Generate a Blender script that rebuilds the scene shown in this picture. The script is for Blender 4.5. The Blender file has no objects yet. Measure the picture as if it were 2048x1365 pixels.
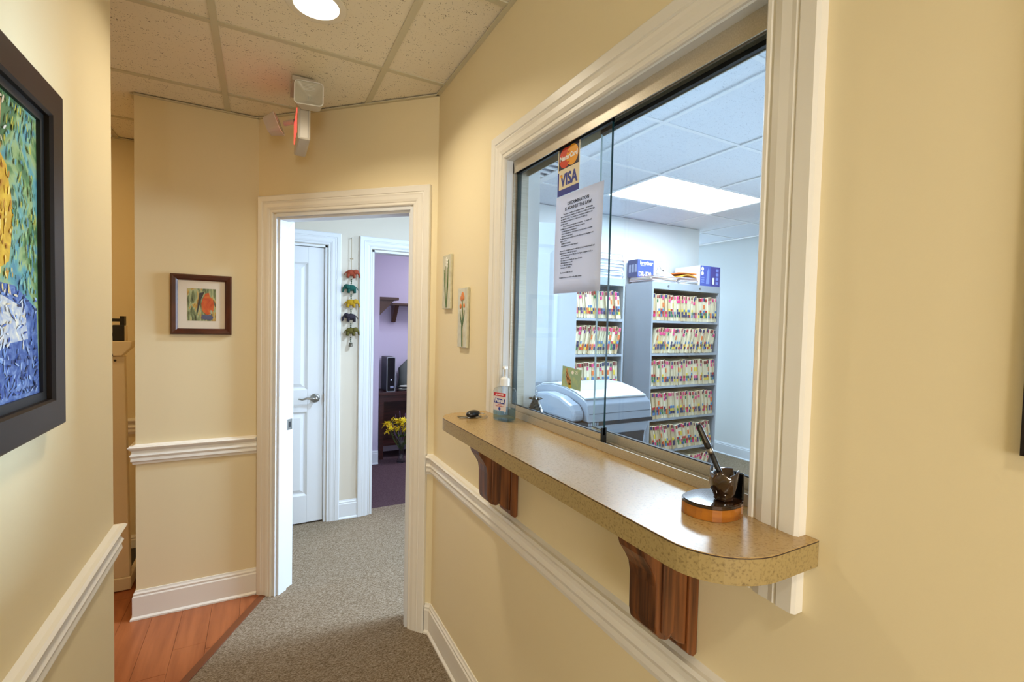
import bpy, bmesh, math, random
import numpy as np
from mathutils import Matrix, Vector
random.seed(7)
sc = bpy.context.scene
COL = sc.collection
# ------------------------------------------------------------------ camera
FPX, CW, CH, CAMH = 940.0, 2048, 1365, 1.5
_y, _p, _r = math.radians(28.24), math.radians(-1.96), math.radians(1.30)
_F = Vector((math.sin(_y)*math.cos(_p), math.cos(_y)*math.cos(_p), math.sin(_p)))
_r0 = Vector((math.cos(_y), -math.sin(_y), 0)); _u0 = _r0.cross(_F)
_R = _r0*math.cos(_r) + _u0*math.sin(_r); _U = -_r0*math.sin(_r) + _u0*math.cos(_r)
_C = Vector((0, 0, CAMH))
cd = bpy.data.cameras.new('camera'); cam = bpy.data.objects.new('camera', cd); COL.objects.link(cam)
cd.sensor_width = 36.0; cd.lens = FPX/CW*36.0; cd.clip_start = 0.02; cd.clip_end = 60
cam.matrix_world = Matrix(((_R.x, _U.x, -_F.x, _C.x), (_R.y, _U.y, -_F.y, _C.y), (_R.z, _U.z, -_F.z, _C.z), (0, 0, 0, 1)))
sc.camera = cam
sc.view_settings.view_transform = 'Standard'; sc.view_settings.look = 'None'
sc.view_settings.gamma = 1.0; sc.view_settings.use_curve_mapping = False
sc.view_settings.exposure = 0.0
def ray(x, y): return _F + _R*((x-CW/2)/FPX) - _U*((y-CH/2)/FPX)
def onz(x, y, z): d = ray(x, y); return _C + d*((z-CAMH)/d.z)
def onx(x, y, X): d = ray(x, y); return _C + d*(X/d.x)
def ony(x, y, Y): d = ray(x, y); return _C + d*(Y/d.y)
# ------------------------------------------------------------------ world and lights
w = bpy.data.worlds.new('world'); sc.world = w; w.use_nodes = True
w.node_tree.nodes['Background'].inputs[0].default_value = (0.75, 0.87, 1.0, 1)
w.node_tree.nodes['Background'].inputs[1].default_value = 1.0
def area(name, loc, direction, sx, sy, power, color, shape='RECTANGLE', spread=180):
    l = bpy.data.lights.new(name, 'AREA'); l.shape = shape; l.size = sx; l.size_y = sy
    l.energy = power; l.color = color; l.spread = math.radians(spread)
    o = bpy.data.objects.new(name, l); COL.objects.link(o); o.location = loc
    o.rotation_euler = Vector(direction).to_track_quat('-Z', 'Y').to_euler(); return o
WARM = (1.0, 0.89, 0.71); COOL = (0.60, 0.78, 1.0); NEUT = (0.72, 0.85, 1.0)
area('hall_daylight', (4.93, 1.75, 1.55), (-1, 0.0, -0.05), 1.2, 1.3, 65, COOL, spread=75)   # office window in the end wall
area('office_downlight', (1.40, 2.27, 2.545), (-0.25, 0.12, -1), 0.2, 0.2, 42, (0.58, 0.77, 1.0), 'DISK', 160)   # can above the open door
area('recess_fill', (4.56, 4.95, 1.35), (0, -1, -0.05), 0.7, 1.9, 22, COOL)              # added unseen light at the recess end, brightens the office end wall
area('office_daylight', (2.6, -1.45, 1.6), (0, 1, -0.1), 1.8, 1.3, 26, COOL)                # second office window
area('office_panel_light', (3.07, 2.735, 2.545), (0, 0, -1), 1.15, 0.56, 44, NEUT)           # ceiling panel
area('corridor_downlight', (0.165, 1.76, 2.545), (0, 0, -1), 0.16, 0.16, 8, WARM, 'DISK', 140)
area('corridor_downlight_rear', (0.165, -0.65, 2.545), (0, 0, -1), 0.16, 0.16, 8, WARM, 'DISK', 140)
area('waiting_daylight', (-1.2, -4.40, 1.55), (0.1, 1, -0.05), 2.0, 1.4, 125, (1.0, 0.97, 0.93))
area('side_room_fill', (-1.35, 2.75, 2.545), (0, 0, -1), 0.16, 0.16, 8, (1.0, 0.66, 0.28), 'DISK')  # added warm light, source unseen, tints the side room orange
area('lavender_room_fill', (2.2, 4.4, 2.535), (0, 0, -1), 0.55, 0.55, 26, (0.85, 0.88, 1.0))  # added light to brighten the lavender room, source unseen

# ------------------------------------------------------------------ materials
def lin(c):
    return tuple(((v/255)/12.92 if v/255 <= 0.04045 else ((v/255+0.055)/1.055)**2.4) for v in c)+(1,)
MATS = {}
def mat(name, rgb, rough=0.6, metal=0.0, spec=0.5, bump=None, noise=None, coat=0, emit=None, linear=False):
    """noise=(scale, rgb2, lo, hi[, detail, stretch]) mixes a second colour; bump=(scale, strength[, dist])"""
    if name in MATS: return MATS[name]
    m = bpy.data.materials.new(name); m.use_nodes = True; nt = m.node_tree; b = nt.nodes['Principled BSDF']
    c = rgb+(1,) if linear else lin(rgb)
    b.inputs['Base Color'].default_value = c; b.inputs['Roughness'].default_value = rough
    b.inputs['Metallic'].default_value = metal; b.inputs['Specular IOR Level'].default_value = spec
    if coat: b.inputs['Coat Weight'].default_value = coat; b.inputs['Coat Roughness'].default_value = 0.05
    tc = nt.nodes.new('ShaderNodeTexCoord')
    if noise:
        n = nt.nodes.new('ShaderNodeTexNoise'); n.inputs['Scale'].default_value = noise[0]
        n.inputs['Detail'].default_value = noise[4] if len(noise) > 4 else 4
        if len(noise) > 5:
            mp = nt.nodes.new('ShaderNodeMapping'); mp.inputs['Scale'].default_value = noise[5]
            nt.links.new(tc.outputs['Object'], mp.inputs[0]); nt.links.new(mp.outputs[0], n.inputs['Vector'])
        else: nt.links.new(tc.outputs['Object'], n.inputs['Vector'])
        r = nt.nodes.new('ShaderNodeValToRGB'); r.color_ramp.elements[0].position = noise[2]; r.color_ramp.elements[1].position = noise[3]
        r.color_ramp.elements[0].color = c; r.color_ramp.elements[1].color = lin(noise[1])
        nt.links.new(n.outputs['Fac'], r.inputs[0]); nt.links.new(r.outputs[0], b.inputs['Base Color'])
    if bump:
        n2 = nt.nodes.new('ShaderNodeTexNoise'); n2.inputs['Scale'].default_value = bump[0]; n2.inputs['Detail'].default_value = 3
        nt.links.new(tc.outputs['Object'], n2.inputs['Vector'])
        bp = nt.nodes.new('ShaderNodeBump'); bp.inputs['Strength'].default_value = bump[1]; bp.inputs['Distance'].default_value = bump[2] if len(bump) > 2 else 0.002
        nt.links.new(n2.outputs['Fac'], bp.inputs['Height']); nt.links.new(bp.outputs[0], b.inputs['Normal'])
    if emit: b.inputs['Emission Color'].default_value = lin(emit[0]); b.inputs['Emission Strength'].default_value = emit[1]
    MATS[name] = m; return m
def glassmat(name, tint, refl=1.0, rough=0.0):
    if name in MATS: return MATS[name]
    m = bpy.data.materials.new(name); m.use_nodes = True; nt = m.node_tree; nt.nodes.clear()
    out = nt.nodes.new('ShaderNodeOutputMaterial'); mix = nt.nodes.new('ShaderNodeMixShader')
    t = nt.nodes.new('ShaderNodeBsdfTransparent'); t.inputs[0].default_value = tint+(1,)
    g = nt.nodes.new('ShaderNodeBsdfGlossy'); g.inputs['Roughness'].default_value = rough
    fr = nt.nodes.new('ShaderNodeLayerWeight'); fr.inputs[0].default_value = 0.5      # Schlick, same from both sides
    pw = nt.nodes.new('ShaderNodeMath'); pw.operation = 'POWER'; pw.inputs[1].default_value = 5
    mul = nt.nodes.new('ShaderNodeMath'); mul.operation = 'MULTIPLY_ADD'; mul.inputs[1].default_value = 0.96*refl; mul.inputs[2].default_value = 0.04*refl
    nt.links.new(fr.outputs['Facing'], pw.inputs[0]); nt.links.new(pw.outputs[0], mul.inputs[0]); nt.links.new(mul.outputs[0], mix.inputs[0])
    nt.links.new(t.outputs[0], mix.inputs[1]); nt.links.new(g.outputs[0], mix.inputs[2]); nt.links.new(mix.outputs[0], out.inputs[0])
    MATS[name] = m; return m
WALL = mat('cream_paint', (234, 219, 180), 0.62, bump=(260, 0.06))
WALLW = mat('office_white_paint', (226, 228, 226), 0.6, bump=(260, 0.06))
HALLW = mat('hall_offwhite_paint', (214, 206, 190), 0.6, bump=(260, 0.06))
LAV = mat('lavender_paint', (196, 186, 208), 0.6, bump=(260, 0.06))
TRIM = mat('white_trim_paint', (234, 230, 220), 0.35)
TRIMW = mat('white_door_paint', (222, 226, 230), 0.38)
TEE = mat('ceiling_grid_paint', (206, 199, 172), 0.45)
TEEW = mat('office_grid_paint', (222, 224, 226), 0.45)
ALU = mat('brushed_aluminium', (186, 178, 160), 0.36, 0.5, noise=(6, (204, 196, 180), 0.3, 0.7, 3, (1, 60, 60)))
BLACK = mat('black_rubber', (16, 17, 18), 0.5)
DKGREEN = mat('glass_edge_green', (14, 46, 50), 0.15)
GLASS = glassmat('clear_pane_glass', (0.93, 0.97, 0.98), 1.0)
def tilemat(name, base, pit):
    m = mat(name, base, 0.9, spec=0.2, bump=(90, 0.15))
    nt = m.node_tree; b = nt.nodes['Principled BSDF']; tc = nt.nodes.new('ShaderNodeTexCoord')
    mp = nt.nodes.new('ShaderNodeMapping'); mp.inputs['Scale'].default_value = (1, 1.7, 1)
    v = nt.nodes.new('ShaderNodeTexVoronoi'); v.inputs['Scale'].default_value = 125
    n = nt.nodes.new('ShaderNodeTexNoise'); n.inputs['Scale'].default_value = 45; n.inputs['Detail'].default_value = 3
    nt.links.new(tc.outputs['Object'], mp.inputs[0]); nt.links.new(mp.outputs[0], v.inputs['Vector']); nt.links.new(mp.outputs[0], n.inputs['Vector'])
    s = nt.nodes.new('ShaderNodeMath'); s.operation = 'ADD'
    ma = nt.nodes.new('ShaderNodeMath'); ma.operation = 'MULTIPLY'; ma.inputs[1].default_value = 0.9
    nt.links.new(n.outputs['Fac'], ma.inputs[0]); nt.links.new(v.outputs['Distance'], s.inputs[0]); nt.links.new(ma.outputs[0], s.inputs[1])
    r = nt.nodes.new('ShaderNodeValToRGB'); r.color_ramp.elements[0].position = 0.56; r.color_ramp.elements[1].position = 0.63
    r.color_ramp.elements[0].color = lin(pit); r.color_ramp.elements[1].color = lin(base)
    nt.links.new(s.outputs[0], r.inputs[0]); nt.links.new(r.outputs[0], b.inputs['Base Color']); return m
TILE = tilemat('ceiling_tile', (240, 232, 212), (110, 96, 74))
TILEW = tilemat('office_ceiling_tile', (214, 218, 224), (150, 156, 168))
def carpetmat(name, c1, c2, c3):
    m = mat(name, c1, 0.95, spec=0.1)
    nt = m.node_tree; b = nt.nodes['Principled BSDF']; tc = nt.nodes.new('ShaderNodeTexCoord')
    mp = nt.nodes.new('ShaderNodeMapping'); mp.inputs['Rotation'].default_value = (0, 0, 0.5); mp.inputs['Scale'].default_value = (1, 2.2, 1)
    nt.links.new(tc.outputs['Object'], mp.inputs[0])
    n = nt.nodes.new('ShaderNodeTexNoise'); n.inputs['Scale'].default_value = 130; n.inputs['Detail'].default_value = 4; n.inputs['Roughness'].default_value = 0.75
    nt.links.new(mp.outputs[0], n.inputs['Vector'])
    r = nt.nodes.new('ShaderNodeValToRGB'); e = r.color_ramp.elements
    e[0].position = 0.36; e[0].color = lin(c1); e[1].position = 0.66; e[1].color = lin(c3); k = e.new(0.5); k.color = lin(c2)
    nt.links.new(n.outputs['Fac'], r.inputs[0]); nt.links.new(r.outputs[0], b.inputs['Base Color'])
    bp = nt.nodes.new('ShaderNodeBump'); bp.inputs['Strength'].default_value = 0.9; bp.inputs['Distance'].default_value = 0.008
    nt.links.new(n.outputs['Fac'], bp.inputs['Height']); nt.links.new(bp.outputs[0], b.inputs['Normal']); return m
CARPET = carpetmat('beige_carpet', (98, 82, 60), (152, 134, 110), (196, 182, 162))
CARPETP = carpetmat('plum_carpet', (70, 50, 58), (96, 74, 80), (116, 96, 100))
WOODF = mat('cherry_laminate', (168, 98, 56), 0.36, noise=(3.2, (142, 78, 42), 0.36, 0.70, 8, (9, 0.8, 1)))
OAK = mat('stained_oak', (128, 74, 34), 0.38, noise=(5, (70, 36, 14), 0.38, 0.62, 8, (14, 14, 0.7)))
LAMINATE = mat('tan_laminate', (180, 148, 96), 0.24, spec=0.6, noise=(260, (140, 108, 64), 0.5, 0.75, 5))
LAMEDGE = mat('tan_laminate_edge', (164, 142, 92), 0.45, noise=(240, (116, 96, 58), 0.5, 0.75, 6))
SEAM = mat('dark_seam', (58, 40, 28), 0.5)

# ------------------------------------------------------------------ mesh helpers
class MB:
    def __init__(s, M=None): s.v = []; s.f = []; s.m = []; s.M = M or Matrix()
    def add(s, vs, fs, m=0):
        k = len(s.v); s.v += [s.M @ Vector(q) for q in vs]
        s.f += [tuple(k+i for i in f) for f in fs]; s.m += [m]*len(fs); return s
    def box(s, x0, x1, y0, y1, z0, z1, m=0):
        return s.add([(x0,y0,z0),(x1,y0,z0),(x1,y1,z0),(x0,y1,z0),(x0,y0,z1),(x1,y0,z1),(x1,y1,z1),(x0,y1,z1)],
                     [(0,3,2,1),(4,5,6,7),(0,1,5,4),(1,2,6,5),(2,3,7,6),(3,0,4,7)], m)
    def prism(s, poly, a, b, m=0, ax='z', side=None):
        def P(u, v, w_): return {'z':(u,v,w_), 'y':(u,w_,v), 'x':(w_,u,v)}[ax]
        n = len(poly); s.add([P(u,v,a) for u,v in poly]+[P(u,v,b) for u,v in poly], [tuple(range(n))[::-1], tuple(range(n,2*n))], m)
        k = len(s.v)-2*n; s.f += [(k+i, k+(i+1)%n, k+n+(i+1)%n, k+n+i) for i in range(n)]; s.m += [m if side is None else side]*n; return s
    def lathe(s, prof, c=(0,0,0), seg=20, m=0, sx=1, sy=1):
        vs = []; fs = []; n = len(prof)
        for r, z in prof:
            for i in range(seg):
                a = 2*math.pi*i/seg; vs.append((c[0]+sx*r*math.cos(a), c[1]+sy*r*math.sin(a), c[2]+z))
        for j in range(n-1):
            for i in range(seg): fs.append((j*seg+i, j*seg+(i+1)%seg, (j+1)*seg+(i+1)%seg, (j+1)*seg+i))
        fs += [tuple(range(seg))[::-1], tuple((n-1)*seg+i for i in range(seg))]
        return s.add(vs, fs, m)
    def ball(s, c, rx, ry, rz, m=0, seg=12, rings=8):
        prof = [(max(math.sin(math.pi*j/rings), 0.02), -math.cos(math.pi*j/rings)) for j in range(rings+1)]
        k = len(s.v); vs = []; fs = []
        for r, z in prof:
            for i in range(seg):
                a = 2*math.pi*i/seg; vs.append((c[0]+rx*r*math.cos(a), c[1]+ry*r*math.sin(a), c[2]+rz*z))
        for j in range(rings):
            for i in range(seg): fs.append((j*seg+i, j*seg+(i+1)%seg, (j+1)*seg+(i+1)%seg, (j+1)*seg+i))
        fs += [tuple(range(seg))[::-1], tuple(rings*seg+i for i in range(seg))]
        return s.add(vs, fs, m)
    def tube(s, pts, r, seg=8, m=0):
        pts = [Vector(p) for p in pts]; rs = r if isinstance(r, (list, tuple)) else [r]*len(pts); vs = []; fs = []
        up = None
        for i, p in enumerate(pts):
            t = (pts[min(i+1, len(pts)-1)]-pts[max(i-1, 0)]).normalized()
            if up is None: up = Vector((0,0,1)) if abs(t.z) < 0.9 else Vector((1,0,0))
            a = t.cross(up).normalized(); b = a.cross(t).normalized(); up = b
            for k in range(seg):
                an = 2*math.pi*k/seg; vs.append(p+a*(rs[i]*math.cos(an))+b*(rs[i]*math.sin(an)))
        for j in range(len(pts)-1):
            for k in range(seg): fs.append((j*seg+k, j*seg+(k+1)%seg, (j+1)*seg+(k+1)%seg, (j+1)*seg+k))
        fs += [tuple(range(seg))[::-1], tuple((len(pts)-1)*seg+k for k in range(seg))]
        return s.add(vs, fs, m)
    def build(s, name, mats, parent=None, kind=None, smooth=False, bevel=0, origin=None):
        W = parent['_w'] if False else WM.get(parent.name) if parent else None
        inv = W.inverted() if W else Matrix()
        vs = [inv @ v for v in s.v]
        if not parent:
            xs = [v.x for v in vs]; ys = [v.y for v in vs]; zs = [v.z for v in vs]
            o0 = Vector(((min(xs)+max(xs))/2, (min(ys)+max(ys))/2, min(zs))); vs = [v-o0 for v in vs]
        me = bpy.data.meshes.new(name); me.from_pydata(vs, [], s.f)
        for k in (mats if isinstance(mats, (list, tuple)) else [mats]): me.materials.append(k)
        me.polygons.foreach_set('material_index', s.m)
        if smooth: me.polygons.foreach_set('use_smooth', [True]*len(me.polygons))
        bm = bmesh.new(); bm.from_mesh(me); bmesh.ops.recalc_face_normals(bm, faces=bm.faces); bm.to_mesh(me); bm.free()
        o = bpy.data.objects.new(name, me); COL.objects.link(o)
        if parent: o.parent = parent; WM[o.name] = W
        else: o.location = o0; WM[o.name] = Matrix.Translation(o0)
        if kind: o['kind'] = kind
        if bevel:
            b = o.modifiers.new('bevel', 'BEVEL'); b.width = bevel; b.segments = 2; b.limit_method = 'ANGLE'
        if smooth and not bevel:
            pass
        return o
WM = {}
def empty(name, loc, M=None, kind=None):
    o = bpy.data.objects.new(name, None); COL.objects.link(o); o.empty_display_size = 0.05
    W = M if M is not None else Matrix.Translation(Vector(loc))
    o.matrix_world = W; WM[o.name] = W
    if kind: o['kind'] = kind
    return o
def tag(o, label, cat, group=None):
    o['label'] = label; o['category'] = cat
    if group: o['group'] = group
    return o
def frame(origin, right, up):
    r = Vector(right).normalized(); u = Vector(up).normalized(); n = r.cross(u)
    o = Vector(origin)
    return Matrix(((r.x,u.x,n.x,o.x),(r.y,u.y,n.y,o.y),(r.z,u.z,n.z,o.z),(0,0,0,1)))
def text(body, size, M, m, parent, name='lettering', align='LEFT', bold=0.0, sx=1.0, space=1.0, depth=0.0002):
    cu = bpy.data.curves.new('t', 'FONT'); cu.body = body; cu.size = size; cu.align_x = align; cu.align_y = 'BOTTOM_BASELINE'
    cu.offset = bold; cu.extrude = depth; cu.space_character = space; cu.resolution_u = 3
    t = bpy.data.objects.new('t', cu); COL.objects.link(t)
    me = bpy.data.meshes.new_from_object(t); bpy.data.objects.remove(t); bpy.data.curves.remove(cu)
    W = WM[parent.name]; T = W.inverted() @ M @ Matrix.Diagonal((sx, 1, 1, 1))
    me.transform(T); me.materials.clear(); me.materials.append(m); me.name = name
    o = bpy.data.objects.new(name, me); COL.objects.link(o); o.parent = parent; WM[o.name] = W; return o
def sweep(path, prof, M, side=1):
    """list of MB, one for each straight run, mitred at the corners. prof = closed list (a, b): a across, b out."""
    P = [Vector(p) for p in path]; N = []
    for i in range(len(P)-1):
        d = (P[i+1]-P[i]).normalized(); N.append(Vector((-d.y, d.x))*side)
    def off(i):
        if i == 0: return N[0]
        if i == len(P)-1: return N[-1]
        b = N[i-1]+N[i]; return b*(2/b.length_squared)
    out = []
    for i in range(len(P)-1):
        mb = MB(M); n = len(prof)
        for k in (i, i+1): mb.v += [M @ Vector((P[k].x+off(k).x*a, P[k].y+off(k).y*a, b)) for a, b in prof]
        mb.f = [(j, (j+1) % n, n+(j+1) % n, n+j) for j in range(n)]+[tuple(range(n))[::-1], tuple(range(n, 2*n))]; mb.m = [0]*len(mb.f)
        out.append(mb)
    return out
def clip(poly, a, b, c):          # keep a*x+b*y <= c
    out = []
    for i in range(len(poly)):
        p, q = poly[i], poly[(i+1) % len(poly)]; dp = a*p[0]+b*p[1]-c; dq = a*q[0]+b*q[1]-c
        if dp <= 0: out.append(p)
        if dp*dq < 0: t = dp/(dp-dq); out.append((p[0]+t*(q[0]-p[0]), p[1]+t*(q[1]-p[1])))
    return out
def rrect(w_, h, r, n=4, cx=0, cy=0):
    pts = []
    for sx, sy, a0 in ((1,1,0),(-1,1,90),(-1,-1,180),(1,-1,270)):
        for k in range(n+1):
            a = math.radians(a0+90*k/n); pts.append((cx+sx*(w_/2-r)+r*math.cos(a), cy+sy*(h/2-r)+r*math.sin(a)))
    return pts
def circ(r, n=24, cx=0, cy=0, sx=1, sy=1): return [(cx+sx*r*math.cos(2*math.pi*i/n), cy+sy*r*math.sin(2*math.pi*i/n)) for i in range(n)]
CEIL = 2.565
XR, XRI, XL = 0.735, 0.850, -0.385           # right wall faces, left wall face
DG = 2.873; DGT = 0.115*math.sqrt(2)         # diagonal wall: x+y = DG .. DG+DGT
YP, YORANGE, YH, YB = 2.88, 3.64, 3.70, 3.55
XE = 4.95
# ================================================================== STRUCTURE
def paint(mb, fn):
    for i, f in enumerate(mb.f):
        vs = [mb.v[k] for k in f]; c = sum(vs, Vector())/len(vs); n = (vs[1]-vs[0]).cross(vs[2]-vs[1])
        mb.m[i] = fn(c, n.normalized() if n.length else n)
    return mb
# floors
fl = MB()
fl.prism([(XL-0.1,-1.2),(XRI,-1.2),(XRI,2.2),(XE,2.2),(XE,5.0),(4.17,5.0),(4.17,YB+.1),(1.5,YB+.1),(1.5,YH+0.1),(-0.45,YH+0.1),(-0.45,2.95),(0.035,2.86),(-0.285,2.25),(XL-0.1,2.05)], -0.05, 0)
fl.build('floor', CARPET, kind='structure')
MB().box(-3.5, 0.735, -4.5, -1.2, -0.05, 0).build('floor_waiting', CARPET, kind='structure')
MB().box(XRI, XE, -1.5, 2.2, -0.05, 0).build('floor_office', CARPET, kind='structure')
MB().box(0.0, 3.2, YH+0.1, 6.0, -0.05, -0.001).build('floor_lavender_room', CARPETP, kind='structure')
# wood floor: planks laid along the view of the side room
wf = empty('floor_wood', (-1.3, 2.7, 0), kind='structure')
def woodclip(p):
    a = (0.035, 2.86); b = (-0.285, 2.25); dx, dy = b[0]-a[0], b[1]-a[1]      # keep the left of the carpet edge
    p = clip(p, -dy, dx, -dy*a[0]+dx*a[1])
    return clip(p, 0, -1, -1.70) if p else p
rp = random.Random(3)
for i in range(22):
    x0 = -2.5+i*0.127; y = 1.4-rp.random()*0.8
    while y < 3.64:
        L = 1.2; q = [(x0+.0006,max(y+.0006,1.6)),(x0+.1264,max(y+.0006,1.6)),(x0+.1264,min(y+L-.0006,3.64)),(x0+.0006,min(y+L-.0006,3.64))]
        if y+L > 1.65:
            q = woodclip(q)
            if len(q) > 2:
                dz = rp.random()*0.0004
                o = MB().prism(q, -0.02, -0.001+dz).build('plank', WOODF, wf)
        y += L
sub = MB().prism(woodclip([(-2.5,1.6),(0.3,1.6),(0.3,3.64),(-2.5,3.64)]), -0.05, -0.02); sub.build('subfloor', SEAM, wf)
a = Vector((0.035, 2.86)); b = Vector((-0.285, 2.25)); d = (b-a).normalized(); n = Vector((-d.y, d.x))
def strip(p, q, n, w0, w1): return [tuple(p+n*w0), tuple(q+n*w0), tuple(q+n*w1), tuple(p+n*w1)]
MB().prism(strip(a, b+d*0.5, n, -0.018, 0.018), -0.01, 0.004).build('trim_1', mat('reducer_wood', (112, 62, 34), .4), kind='structure', bevel=0.002)
# right wall with the hatch opening
OY0, OY1, OZ0, OZ1 = 0.49, 1.435, 1.15, 2.065
mb = MB(); mb.box(XR, XRI, -1.2, OY0, 0, CEIL); mb.prism([(XR,OY1),(XRI,OY1),(XRI,2.186),(XR,2.138)], 0, CEIL)
mb.box(XR, XRI, OY0, OY1, 0, OZ0); mb.box(XR, XRI, OY0, OY1, OZ1, CEIL)
paint(mb, lambda c, n: 1 if c.x > XRI-.01 else 0); mb.build('wall_right', [WALL, WALLW], kind='structure')
# diagonal wall with the door opening
O0 = Vector((DG-YP, YP, 0)); DR = Vector((1,-1,0)).normalized(); MD = frame(O0, DR, (0,0,1)); DL = (Vector((XR,DG-XR,0))-O0).length
DU0, DU1, DH = 0.106, 0.922, 2.055
mb = MB(MD); mb.prism([(0,0),(DU0,0),(DU0,-.115),(-.05,-.115)], 0, CEIL, ax='y'); mb.box(DU0, DU1, DH, CEIL, -.115, 0)
mb.prism([(DU1,0),(DL,0),(DL+.048,-.115),(DU1,-.115)], 0, CEIL, ax='y')
paint(mb, lambda c, n: 1 if (c.x+c.y) > DG+DGT-.005 else 0); mb.build('wall_diagonal', [WALL, HALLW], kind='structure')
# picture wall and the side room
XC = -0.535
mb = MB(); mb.box(XC, DG-YP, YP, YP+.115, 0, CEIL); mb.box(XC, XC+.115, YP+.115, YORANGE+.1, 0, CEIL)
paint(mb, lambda c, n: 1 if (c.x > XC+.11 and c.y > YP+.05) else 0); mb.build('wall_picture', [WALL, HALLW], kind='structure')
MB().box(-2.6, XC, YORANGE, YORANGE+.1, 0, CEIL).build('wall_side_room_back', WALL, kind='structure')
MB().box(-2.6, -2.5, 1.55, YORANGE, 0, CEIL).build('wall_side_room_end', WALL, kind='structure')
YLE = 1.785
mb = MB(); mb.box(XL-.115, XL, -1.2, YLE, 0, CEIL); mb.box(-2.5, XL-.115, YLE-.115, YLE, 0, CEIL); mb.build('wall_left', WALL, kind='structure')
# waiting room behind the camera (daylight comes through its window)
mb = MB(); mb.box(-3.5, XL-.115, -1.2, -1.1, 0, CEIL); mb.box(-3.6, -3.5, -4.5, -1.1, 0, CEIL); mb.box(XR, XRI, -4.5, -1.2, 0, CEIL)
mb.box(-3.6, -2.3, -4.6, -4.5, 0, CEIL); mb.box(-.1, XRI, -4.6, -4.5, 0, CEIL); mb.box(-2.3, -.1, -4.6, -4.5, 0, .8); mb.box(-2.3, -.1, -4.6, -4.5, 2.3, CEIL)
mb.build('wall_waiting_room', WALL, kind='structure')
# hall and office walls
mb = MB(); HD0, HD1 = -0.34, 0.435; PD0, PD1 = 0.757, 1.575
mb.box(XC+.115, HD0, YH, YH+.1, 0, CEIL); mb.box(HD0, HD1, YH, YH+.1, 2.05, CEIL); mb.box(HD1, PD0, YH, YH+.1, 0, CEIL)
mb.box(PD0, PD1, YH, YH+.1, 2.05, CEIL); mb.box(PD1, 1.75, YH, YH+.1, 0, CEIL)
paint(mb, lambda c, n: 1 if c.y > YH+.095 else 0); mb.build('wall_hall', [HALLW, LAV], kind='structure')
MB().box(HD0-.1, HD1+.1, YH+.1, YH+.16, 0, 2.3).build('wall_closet', HALLW, kind='structure')
mb = MB(); mb.box(1.75, 4.17, YB, YB+.25, 0, CEIL); mb.build('wall_office_back', WALLW, kind='structure')
WY0, WY1, WZ0, WZ1 = 1.1, 2.4, 0.85, 2.25
mb = MB(); mb.box(XE, XE+.1, WY1, 5.1, 0, CEIL); mb.box(XE, XE+.1, -1.5, WY0, 0, CEIL); mb.box(XE, XE+.1, WY0, WY1, 0, WZ0); mb.box(XE, XE+.1, WY0, WY1, WZ1, CEIL)
mb.box(4.17, 4.22, 5.0, 5.1, 0, CEIL); mb.box(4.90, XE+.1, 5.0, 5.1, 0, CEIL); mb.box(4.22, 4.90, 5.0, 5.1, 0, .35); mb.box(4.22, 4.90, 5.0, 5.1, 2.35, CEIL); mb.box(4.07, 4.17, YB+.25, 5.1, 0, CEIL)  # opening at the recess end is added for the fill light there
mb.build('wall_office_end', WALLW, kind='structure')
mb = MB(); mb.box(XRI, 1.6, -1.6, -1.5, 0, CEIL); mb.box(3.6, XE+.1, -1.6, -1.5, 0, CEIL); mb.box(1.6, 3.6, -1.6, -1.5, 0, .85); mb.box(1.6, 3.6, -1.6, -1.5, 2.3, CEIL)
mb.build('wall_office_front', WALLW, kind='structure')
# lavender room
mb = MB(); mb.box(0.3, 1.105, 5.0, 5.45, 0, CEIL); mb.box(1.105, 3.0, 5.45, 5.55, 0, CEIL); mb.box(0.3, .4, YH+.1, 5.0, 0, CEIL); mb.box(2.9, 3.0, YH+.1, 5.45, 0, CEIL)
mb.build('wall_lavender', LAV, kind='structure'); MB().box(.3, 3.0, YH, 5.55, CEIL, CEIL+.05).build('ceiling_lavender', TILEW, kind='structure')
# ceilings: slab, then tiles and grid
ce = MB(); ce.box(-3.6, XRI-.06, -4.6, 3.75, 2.60, 2.66); o_ceil = ce.build('ceiling', TEE, kind='structure')
ce = MB(); ce.box(XRI-.06, XE+.1, -1.6, 5.1, 2.60, 2.66); ce.box(-.5, XRI-.06, 2.3, 3.8, 2.585, 2.599); o_ceil2 = ce.build('ceiling_office', TEEW, kind='structure')
def region_c(p):
    cx = sum(q[0] for q in p)/len(p)
    p = clip(p, 1, 0, .79)
    if p and cx > -.15: p = clip(p, 1, 1, 2.95)
    if p and cx > -.15: p = clip(p, 0, 1, 2.95)
    if p: p = clip(p, 0, 1, 3.70)
    return p
def region_o(p):
    if min(q[0] for q in p) < .79:
        cy = sum(q[1] for q in p)/len(p)
        p = clip(p, -1, -1, -2.96) if cy > 2.16 else clip(p, -1, 0, -.80)
    if p: p = clip(p, 0, 1, 3.80) if sum(q[0] for q in p)/len(p) < 4.1 else p
    return p
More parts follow.
